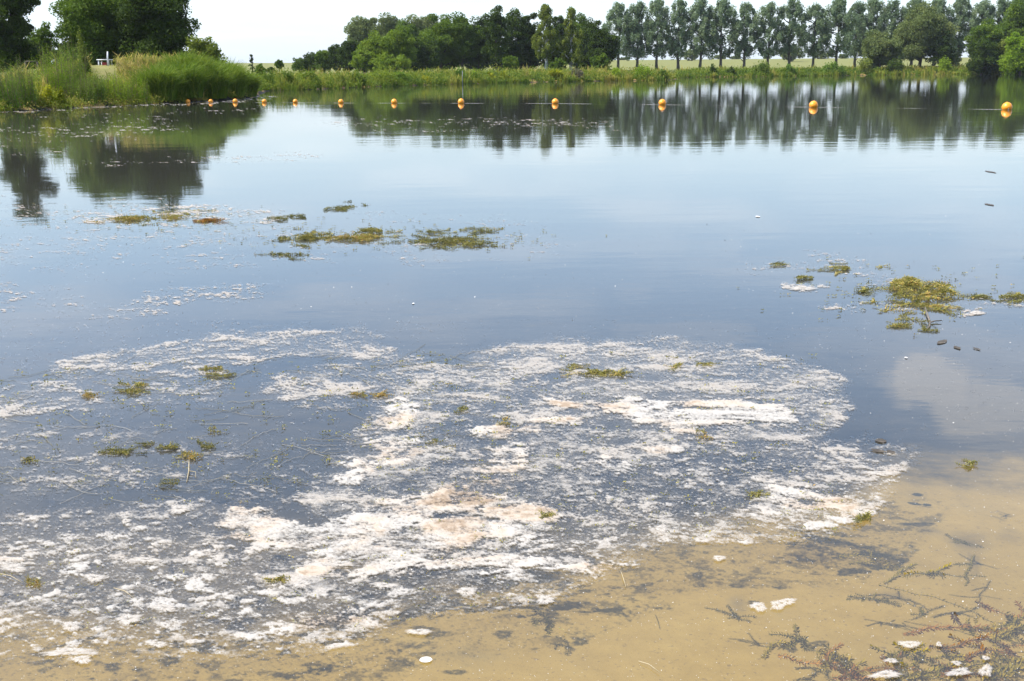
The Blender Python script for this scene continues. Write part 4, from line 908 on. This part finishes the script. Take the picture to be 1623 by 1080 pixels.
for k, a in enumerate((
 ('largest bright green weed clump floating on the right', 1456, 466, 92, 34, 120, .055, .58, 'weed', .022, .22),
 ('small weed sprig left of the largest clump', 1374, 462, 16, 12, 10, .03, .4, 'weed', .018, .12), ('straggly weed on the scum below the largest clump', 1470, 487, 100, 14, 36, .02, .55, 'weed', .016, .16),
 ('short weed raft below the largest clump, left of the twig', 1442, 514, 34, 10, 16, .02, .55, 'weed', .018, .13), ('small dark weed knot at the lower end of the twig', 1470, 524, 20, 8, 10, .01, .25, 'weed', .016, .10), ('weed at the right edge beside the largest clump', 1612, 474, 40, 10, 18, .02, .4, 'weed', .018, .15),
 ('thin weed line running right from the largest clump', 1555, 470, 90, 5, 14, .01, .4, 'weed', .015, .15), ('pale weed on the scum patch left of the largest clump', 1318, 426, 36, 10, 18, .02, .7, 'weed', .016, .14), ('small dark weed on the left scum patch', 1278, 441, 18, 6, 9, .02, .4, 'weed', .016, .12), ('thin weed at the far left tip of the right scum patch', 1234, 421, 14, 5, 6, .015, .4, 'weed', .016, .12),
 ('wide olive weed mat in the middle of the lake, left piece', 492, 377, 40, 10, 34, .04, .45, 'weed', .024, .22), ('wide olive weed mat, orange tinged middle piece', 566, 378, 66, 9, 40, .03, .75, 'weed', .024, .22), ('olive weed mat piece above the orange tinged one', 598, 368, 40, 7, 26, .04, .5, 'weed', .024, .20), ('largest olive weed mat right of the middle, low piece', 722, 385, 84, 9, 60, .045, .45, 'weed', .024, .24), ('thin weed mat above the largest olive one', 752, 366, 40, 6, 20, .03, .4, 'weed', .022, .20), ('scattered dark weed between the two olive mats', 668, 376, 50, 16, 24, .02, .3, 'weed', .020, .14), ('tiny weed at the left end of the olive mats', 448, 379, 14, 6, 8, .02, .35, 'weed', .022, .16),
 ('small weed tuft below the left olive mat', 448, 404, 46, 8, 12, .02, .35, 'weed', .020, .16), ('yellowish weed at the edge of the dark tree reflection', 214, 348, 56, 8, 30, .03, .7, 'weed', .026, .26), ('scattered yellowish weed right of the tree reflection', 290, 342, 60, 14, 26, .02, .6, 'weed', .024, .24), ('reddish weed right of the tree reflection', 336, 350, 40, 5, 20, .02, .5, 'rust', .024, .22), ('dark thin weed line in the lake, left of centre', 450, 346, 60, 6, 14, .02, .25, 'weed', .024, .24), ('brown weed tuft at the tip of the thin weed line', 540, 330, 34, 6, 16, .03, .4, 'weed', .026, .24),
 ('yellow weed tuft on the upper left veil of scum', 330, 591, 26, 10, 12, .02, .65, 'weed', .017, .12), ('small weed beside the yellow tuft on the left veil', 356, 597, 14, 6, 6, .01, .5, 'weed', .014, .09), ('wide yellowish weed on the left veil of scum', 212, 618, 34, 16, 22, .02, .62, 'weed', .017, .12), ('orange tipped weed left of the wide yellowish one', 146, 630, 14, 8, 7, .015, .8, 'weed', .016, .08),
 ('long olive sprig lying on the blue water, left', 174, 718, 44, 8, 12, .01, .45, 'weed', .014, .13), ('olive weed knot on the blue water', 260, 711, 26, 9, 10, .015, .5, 'weed', .014, .09), ('small olive weed above the knot on blue water', 237, 706, 16, 10, 7, .015, .35, 'weed', .013, .08), ('bright yellow-green star of weed on blue water', 298, 725, 22, 11, 10, .02, .75, 'weed', .016, .08), ('orange weed bit on the blue water, upper', 341, 687, 12, 7, 5, .01, .85, 'weed', .014, .06), ('yellow leaf of weed at the far left on blue water', 46, 733, 12, 8, 5, .01, .7, 'weed', .014, .06), ('weed bit with upright tip left below the star', 268, 768, 10, 12, 5, .02, .5, 'weed', .013, .07), ('loose weed right of the star on blue water', 326, 710, 16, 14, 8, .01, .5, 'weed', .013, .08),
 ('brownish weed strand on the scum, upper middle', 585, 628, 50, 7, 12, .012, .85, 'weed', .014, .13), ('olive weed strand lying on the arched scum', 962, 594, 76, 7, 30, .02, .6, 'weed', .016, .16), ('weed sprig at the left end of the arched scum', 912, 582, 16, 12, 8, .02, .6, 'weed', .015, .10), ('pair of weed sprigs right on the arched scum', 1070, 584, 22, 16, 10, .02, .6, 'weed', .015, .10), ('thin weed strand at the right of the arched scum', 1110, 580, 34, 5, 9, .01, .6, 'weed', .014, .12),
 ('yellow upright weed tip in the middle of the scum', 797, 672, 10, 9, 6, .03, .8, 'weed', .015, .06), ('green weed on the dark gap of the scum', 690, 705, 30, 9, 9, .015, .45, 'weed', .013, .09), ('green weed left on the dark gap of the scum', 727, 652, 16, 12, 7, .015, .5, 'weed', .013, .08), ('upright yellow weed on the right half of the scum', 1112, 692, 10, 11, 7, .035, .75, 'weed', .015, .07), ('green weed among flakes on the right half of the scum', 1198, 785, 20, 7, 8, .015, .55, 'weed', .013, .08), ('green weed at the right tip of the scum', 1372, 826, 16, 16, 10, .015, .4, 'weed', .013, .09), ('yellow weed left of the right scum flakes', 872, 818, 20, 8, 8, .015, .6, 'weed', .013, .08), ('chain of yellowish weed below the thick raft', 435, 921, 34, 6, 9, .012, .65, 'weed', .012, .08), ('upright brown weed tip among the left flakes', 54, 924, 7, 12, 5, .03, .8, 'weed', .012, .06), ('small weed in brown water right of the scum', 1535, 737, 12, 8, 6, .015, .5, 'weed', .013, .07))):
    floating(*a, seed=k)
# sprigs that trail under the surface over the sand
def trail(label, pix, z0, z1, colour, hue, wl=.011, gap=.0075, branches=0, seed=0, smat=STEM):
    g = np.random.default_rng(seed+77); n = len(pix); zz = np.linspace(z0, z1, n)
    pts = np.array([at(np.array(float(a)), np.array(float(b_)), float(z)) for (a, b_), z in zip(pix, zz)])
    tt = np.linspace(0, n-1, n*5); P = np.stack([np.interp(tt, np.arange(n), pts[:, k]) for k in range(3)], 1)
    for _ in range(3): P[1:-1] = (P[:-2]+2*P[1:-1]+P[2:])/4
    P += np.stack([fbm(tt*.9, tt*0+seed, 3, 2)-.5, fbm(tt*.9, tt*0+seed+5, 4, 2)-.5, 0*tt], 1)*.05
    base = P[0].copy(); Q = P-base; st, lf = MB(), MB(); sprig(st, lf, Q, hue, g, wl=wl, gap=gap, wr=.4)
    for q in range(branches):
        s = g.integers(2, len(Q)-2); dr = g.uniform(0, 6.28); l_ = g.uniform(.03, .10); tv = np.linspace(0, 1, 5)[:, None]
        bpt = Q[s]+np.array([math.cos(dr), math.sin(dr)*.8, .15])*l_*tv+np.array([-math.sin(dr), math.cos(dr), 0])*l_*g.uniform(-.7, .7)*tv**2; bpt[:, 2] = np.minimum(bpt[:, 2]+base[2], -.004)-base[2]
        sprig(st, lf, bpt, hue+g.normal(0, .1), g, wl=wl*.9, gap=gap, wr=.4)
    root = weed_thing('water_weed', label, 'weed strands over the sandy bed', st, lf, base, colour)
    return root
for k, a in enumerate((
 ('long reddish brown strand lying level over the sand', [(1435, 1003), (1480, 1000), (1540, 997), (1590, 1001), (1640, 1003)], -.01, -.03, 'rust', .55, .013, .0075, 1),
 ('brown weed strand along the bottom over the sand', [(1232, 1040), (1262, 1046), (1300, 1046), (1335, 1058), (1380, 1080)], -.01, -.04, 'rust', .65, .013, .0075, 3),
 ('olive bushy weed end at the bottom over the sand', [(1290, 1036), (1320, 1050), (1345, 1066), (1385, 1084)], -.02, -.05, 'drown', .6, .017, .007, 9),
 ('short knobbed weed tip standing beside the brown strand', [(1220, 1041), (1230, 1026), (1240, 1016)], -.02, -.004, 'drown', .45, .014, .0065, 0),
 ('dark weed loop behind the knobbed weed tip', [(1254, 1030), (1264, 1014), (1280, 1020), (1300, 1034)], -.03, -.02, 'drown', .3, .013, .007, 4),
 ('arched weed strand near the scum tip over the sand', [(1330, 886), (1360, 882), (1395, 886), (1424, 902)], -.02, -.01, 'drown', .5, .012, .0085, 0),
 ('dark arched weed strand under the upper arched one', [(1352, 896), (1380, 891), (1405, 897), (1422, 903)], -.03, -.02, 'drown', .3, .012, .0085, 2),
 ('short slanted green weed sprig on the sand', [(1411, 926), (1428, 911), (1454, 898)], -.02, -.006, 'drown', .35, .012, .008, 0),
 ('small green weed rosette on the sand, right', [(1470, 914), (1474, 908), (1478, 906)], -.02, -.006, 'drown', .45, .014, .006, 3),
 ('long thin pale jointed weed strand slanting down right', [(1398, 928), (1450, 939), (1490, 948), (1530, 966), (1570, 985), (1625, 992)], -.02, -.04, 'drown', .65, .010, .012, 1),
 ('short dark weed bit in the middle of the sand', [(1440, 977), (1450, 973), (1460, 968)], -.01, -.01, 'drown', .2, .012, .007, 0),
 ('dark bent weed with a knob above the level strand', [(1510, 972), (1509, 985), (1525, 993), (1545, 1000)], -.005, -.03, 'rust', .2, .013, .007, 0),
 ('reddish weed strand at the far right edge', [(1550, 956), (1570, 968), (1600, 978), (1630, 982)], -.02, -.05, 'rust', .5, .012, .008, 2),
 ('olive weed tangle at the far right edge over the sand', [(1590, 975), (1605, 985), (1618, 1000), (1632, 1008)], -.03, -.05, 'drown', .4, .016, .007, 9),
 ('upright bright weed stem in the bottom right corner', [(1572, 1062), (1580, 1040), (1576, 1015), (1578, 990)], -.04, -.01, 'drown', .85, .013, .008, 4),
 ('weed tangle left among the bottom right flakes', [(1400, 1046), (1415, 1032), (1430, 1030), (1445, 1044)], -.015, -.01, 'drown', .5, .014, .007, 6),
 ('purple brown weed strand among the bottom right flakes', [(1470, 1030), (1500, 1032), (1530, 1026), (1556, 1014)], -.01, -.006, 'rust', .4, .013, .007, 2),
 ('second purple brown strand, lower among the bottom right flakes', [(1520, 1048), (1540, 1048), (1552, 1036), (1556, 1020)], -.01, -.006, 'rust', .35, .013, .007, 1),
 ('olive weed mass under the bottom right flakes', [(1440, 1078), (1470, 1060), (1510, 1066), (1560, 1076)], -.03, -.03, 'drown', .55, .017, .007, 12),
 ('lowest weed mass in the bottom right corner', [(1560, 1078), (1590, 1060), (1610, 1050), (1630, 1046)], -.03, -.03, 'drown', .6, .017, .007, 10),
 ('fuzzy dark weed tuft under the middle of the sand', [(1160, 962), (1175, 976), (1190, 986)], -.05, -.05, 'drown', .15, .009, .007, 5),
 ('dark blurred weed patch on the sand below the slanted sprig', [(1345, 946), (1385, 950), (1430, 954)], -.07, -.06, 'drown', .1, .009, .006, 8),
 ('dark weed blotch on the sand, upper right', [(1520, 925), (1535, 905), (1545, 880)], -.10, -.08, 'drown', .1, .009, .007, 3),
 ('dark weed strand deep on the sand at the upper right', [(1500, 850), (1530, 858), (1560, 868)], -.12, -.10, 'drown', .1, .009, .007, 3),
 ('dark weed bits left of the fuzzy tuft', [(845, 985), (862, 992), (876, 999)], -.06, -.06, 'drown', .15, .014, .007, 3))):
    trail(*a, seed=k)
for k, (lb, u_, v_, l_, an) in enumerate((
 ('limp reddish strand under the long pale flake, bottom edge', 1410, 1066, 70, .3), ('limp olive strand crossing beside the low left pale flake', 1450, 1050, 60, -.5), ('limp olive strand lying on the bottom edge between two pale flakes', 1480, 1074, 80, .1),
 ('limp reddish strand touching the flake under the purple strands', 1530, 1062, 60, .6), ('limp olive strand just below the first purple brown strand', 1500, 1040, 70, -.2), ('limp olive strand at the very bottom right corner', 1585, 1075, 60, -.9),
 ('limp reddish strand leaning in from the right edge', 1600, 1030, 60, .8), ('limp olive strand crossing the long level reddish one', 1560, 1000, 80, .2), ('limp olive strand beside the tangle at the right edge', 1600, 1005, 70, -.4),
 ('limp reddish strand below the olive bushy end, bottom edge', 1350, 1072, 70, .2), ('limp olive strand left of the olive bushy end', 1320, 1060, 60, .5), ('limp olive strand on the bottom edge right of the long flake', 1430, 1078, 60, -.2))):
    g_ = np.random.default_rng(k+400); tt_ = np.linspace(-.5, .5, 5)
    trail(lb, [(u_+l_*q*math.cos(an), v_+l_*q*math.sin(an)*.5+12*q*q) for q in tt_], -.02, -.03, 'drown' if k % 3 else 'rust', .35+.3*g_.uniform(), .012, .007, 5, seed=k+200)
for k, a in enumerate((('pale flake on the weeds, bottom right, largest', 1442, 1024, 34, 14), ('pale flake low left on the bottom right weeds', 1412, 1050, 22, 9), ('small pale flake by the purple strands', 1488, 1024, 10, 8), ('pale flake under the purple strands', 1516, 1054, 16, 8), ('long pale flake on the bottom edge, right', 1404, 1072, 60, 12), ('pale flake on the bottom edge right of the long one', 1520, 1068, 38, 14), ('pale flake in the bottom right corner', 1562, 1066, 26, 18), ('little pale flake in the bottom right corner weeds', 1562, 1046, 12, 8), ('thin foam flake in the sandy middle, left one', 1202, 964, 26, 16))):
    flake(*a, seed=k+60)

# twig of the weed clump, floating leaf, feather, straws
b = at(np.array(1466.), np.array(492.)); st = MB(); root = empty('twig', b, 'forked dark twig standing in the water below the largest weed clump', 'twig')
e = at(np.array(1474.), np.array(513.))-b; e3 = at(np.array(1468.), np.array(524.))-b
tube(st, [(0, 0, .02), e*.5+np.array([0, 0, .015]), e+np.array([0, 0, .008])], [.004, .005, .006], 6); st.build('branch', WOOD, root); st = MB()
tube(st, [e+np.array([0, 0, .008]), (e+e3)/2+np.array([.01, 0, .006]), e3+np.array([0, 0, .004])], [.006, .005, .003], 6); st.build('branch', WOOD, root); st = MB()
tube(st, [e+np.array([0, 0, .008]), e+np.array([.04, .02, .012]), e+np.array([.085, .03, .012])], [.005, .004, .003], 6); st.build('branch', WOOD, root)
PALE = plain('pale_leaf', (.45, .43, .39), (.60, .58, .54), 30, .6, .1)
STRAW = plain('straw', (.26, .21, .12), (.40, .33, .21), 30, .7, .1)
DARKL = plain('dark_leaf', (.035, .028, .020), (.09, .07, .045), 20, .6, .2)
def leaf_thing(label, u, v, wpx, hpx, m_, rz=0.0, cat='leaf', name='floating_leaf'):
    b = at(np.array(float(u)), np.array(float(v))); w_ = wpx*np.linalg.norm(b-np.array([0, 0, CAM_H]))/FPX/2
    d_ = np.linalg.norm(at(np.array(float(u)), np.array(v-hpx/2.))-b)
    mb = MB(); n = 8; tt = np.linspace(-1, 1, n); hw = np.clip(1-tt**2, 0, 1)**(.55 if m_ is PALE else 1.1)*.97+.03
    v_ = np.concatenate([np.stack([tt*w_, hw*d_, .004+.001*hw], 1), np.stack([tt*w_, 0*tt, np.full(n, .004)], 1), np.stack([tt*w_, -hw*d_, .004+.001*hw], 1)])
    i = np.arange(n-1); f = np.concatenate([np.stack([i, n+i, n+i+1, i+1], 1), np.stack([n+i, 2*n+i, 2*n+i+1, n+i+1], 1)])
    mb.add(v_, f); o_ = mb.build(name, m_); o_.location = [float(q) for q in b]; o_.rotation_euler = (0, 0, rz); tag(o_, label, cat)
leaf_thing('single white oval leaf floating over the sand at the bottom', 675, 1048, 20, 9, PALE, .1)
leaf_thing('pale leaf bit floating alone in the middle distance', 1201, 344, 7, 2, PALE)
leaf_thing('dark leaf floating near the right edge, upper', 1570, 273, 9, 3.5, DARKL)
leaf_thing('dark leaf floating near the right edge, lower', 1568, 325, 10, 3.5, DARKL)
leaf_thing('dark curled leaf below the twig', 1493, 543, 12, 8, DARKL, -.7); leaf_thing('dark leaf right of the curled one', 1517, 552, 9, 5, DARKL); leaf_thing('small dark leaf farthest right below the twig', 1548, 554, 7, 4, DARKL, .3)
leaf_thing('white petal floating on the cloud reflection', 1436, 568, 5, 1.6, PALE); leaf_thing('white petal floating alone left of centre', 655, 482, 4, 1.6, PALE)
leaf_thing('dark drowned leaf in the brown water, right', 1396, 700, 18, 6, DARKL, -.2); leaf_thing('dark drowned leaf under the upper one, right', 1392, 716, 14, 8, DARKL, .9); leaf_thing('dark drowned leaf beside the other two, right', 1412, 718, 14, 5, DARKL, .2)
def straw(label, u0_, v0_, u1_, v1_):
    a = at(np.array(float(u0_)), np.array(float(v0_)), .004); b = at(np.array(float(u1_)), np.array(float(v1_)), .006); mb = MB()
    mid = (a+b)/2+np.array([0, .01, .002]); tube(mb, [np.zeros(3), mid-a, b-a], [.0011, .0013, .0009], 5); o_ = mb.build('straw', STRAW); o_.location = [float(q) for q in a]; tag(o_, label, 'straw')
straw('pale straw floating on the sand at the bottom, right of centre', 1012, 1048, 1046, 1066); straw('thin straw at the edge of the scum and the sand', 984, 906, 992, 930); straw('pale straw reaching in from the left edge', -6, 908, 36, 924); straw('thin straw lying among the left flakes', 180, 932, 212, 948)
# pale vertical stalk by the star of weed
b = at(np.array(300.), np.array(735.)); st = MB(); e = at(np.array(296.), np.array(766.))-b
root = empty('dead_stalk', b, 'pale dead stalk hanging below the yellow-green star of weed', 'stalk')
tube(st, [(0, 0, .012), e*.5+np.array([.004, 0, .010]), e+np.array([0, 0, .004])], [.0018, .0024, .0012], 6); st.build('stem', STRAW, root)
st = MB(); tube(st, [e*.5+np.array([.004, 0, .010]), e*.6+np.array([.03, .01, .01]), e*.8+np.array([.035, 0, .006])], [.0016, .0012, .0009], 5); st.build('branch', STRAW, root)

# fine floating stuff: crumbs and filaments
g = np.random.default_rng(12); n = 5200
u = g.uniform(-150, 1780, n); v = 330+800*g.uniform(0, 1, n)**.75; p_ = at(u, v); ok = p_[:, 1] > 1.0
p_ = p_[ok]; d_ = np.hypot(p_[:, 0], p_[:, 1]); mb = MB()
p_[:, 2] = .005
sz = d_/FPX*1.585*g.uniform(.22, .62, len(p_))*np.where(g.uniform(0, 1, len(p_)) < .05, 1.7, 1)
sz = np.clip(sz, .0012, .02)
leaves(mb, p_, sz, np.full(len(p_), .5), up=4, aspect=.8, g=g)
tag(mb.build('floating_crumbs', PALE, None, smooth=False), 'tiny pale crumbs and bubbles strewn over the water', None, None, 'stuff')
mb = MB()
for q in range(150):
    u0_ = g.uniform(-60, 760); v0_ = g.uniform(560, 800); l_ = g.uniform(20, 90); n = 9; tt = np.linspace(0, 1, n)
    a_ = g.normal(-.12, .35); cv = g.normal(0, 14)
    P = at(u0_+l_*tt*math.cos(a_), v0_+l_*tt*math.sin(a_)*.6+cv*tt*(1-tt)+g.normal(0, .8, n)); P[:, 2] = .004
    tube(mb, P, P[0, 1]/FPX*.27, 3, hue=g.uniform(0, 1), cap=False)
FIL = leafmat('filament', [(0, (.13, .12, .05)), (.5, (.28, .24, .15)), (1, (.42, .38, .30))], trans=.2, scale=5)
tag(mb.build('weed_filaments', FIL), 'fine weed filaments lying on the blue water', None, None, 'stuff')
mb = MB(); n = 700
u = np.concatenate([g.uniform(-60, 720, 330), g.uniform(640, 1330, 270), g.uniform(0, 900, 100), g.normal(560, 110, 170), g.normal(740, 70, 110), g.normal(270, 90, 170), g.normal(1440, 90, 120)]); v = np.concatenate([g.uniform(570, 800, 330), g.uniform(560, 860, 270), g.uniform(850, 1010, 100), g.normal(374, 11, 170), g.normal(380, 10, 110), g.normal(348, 12, 170), g.normal(468, 22, 120)]); p_ = at(u, v)
for q in range(len(p_)):
    k = 7; c = p_[q]+g.normal(0, 1, (k, 3))*np.array([.012, .008, 0]); c[:, 2] = .006+g.uniform(0, .008, k); leaves(mb, c, g.uniform(.003, .0075, k)*min(p_[q][1]/5, 1.3), np.clip(g.normal(.55, .2, k), 0, 1), up=1.5, aspect=.45, g=g)
tag(mb.build('weed_crumbs', G['weed'], None, smooth=False), 'small olive weed crumbs dotted over the near water', None, None, 'stuff')

# summer air that pales the far trees a little
hm = bpy.data.materials.new('haze'); hm.use_nodes = True; t = hm.node_tree
for n in list(t.nodes): t.nodes.remove(n)
o = t.nodes.new('ShaderNodeOutputMaterial'); pv_ = t.nodes.new('ShaderNodeVolumePrincipled')
pv_.inputs['Color'].default_value = (.86, .92, 1, 1); pv_.inputs['Density'].default_value = .00009; pv_.inputs['Anisotropy'].default_value = .2
t.links.new(pv_.outputs[0], o.inputs['Volume'])
mb = MB(); box(mb, (0, 0, 11.5), (10400, 10400, 33)); tag(mb.build('haze', hm, None, smooth=False), 'faint summer haze filling the air over lake and field', None, None, 'stuff')
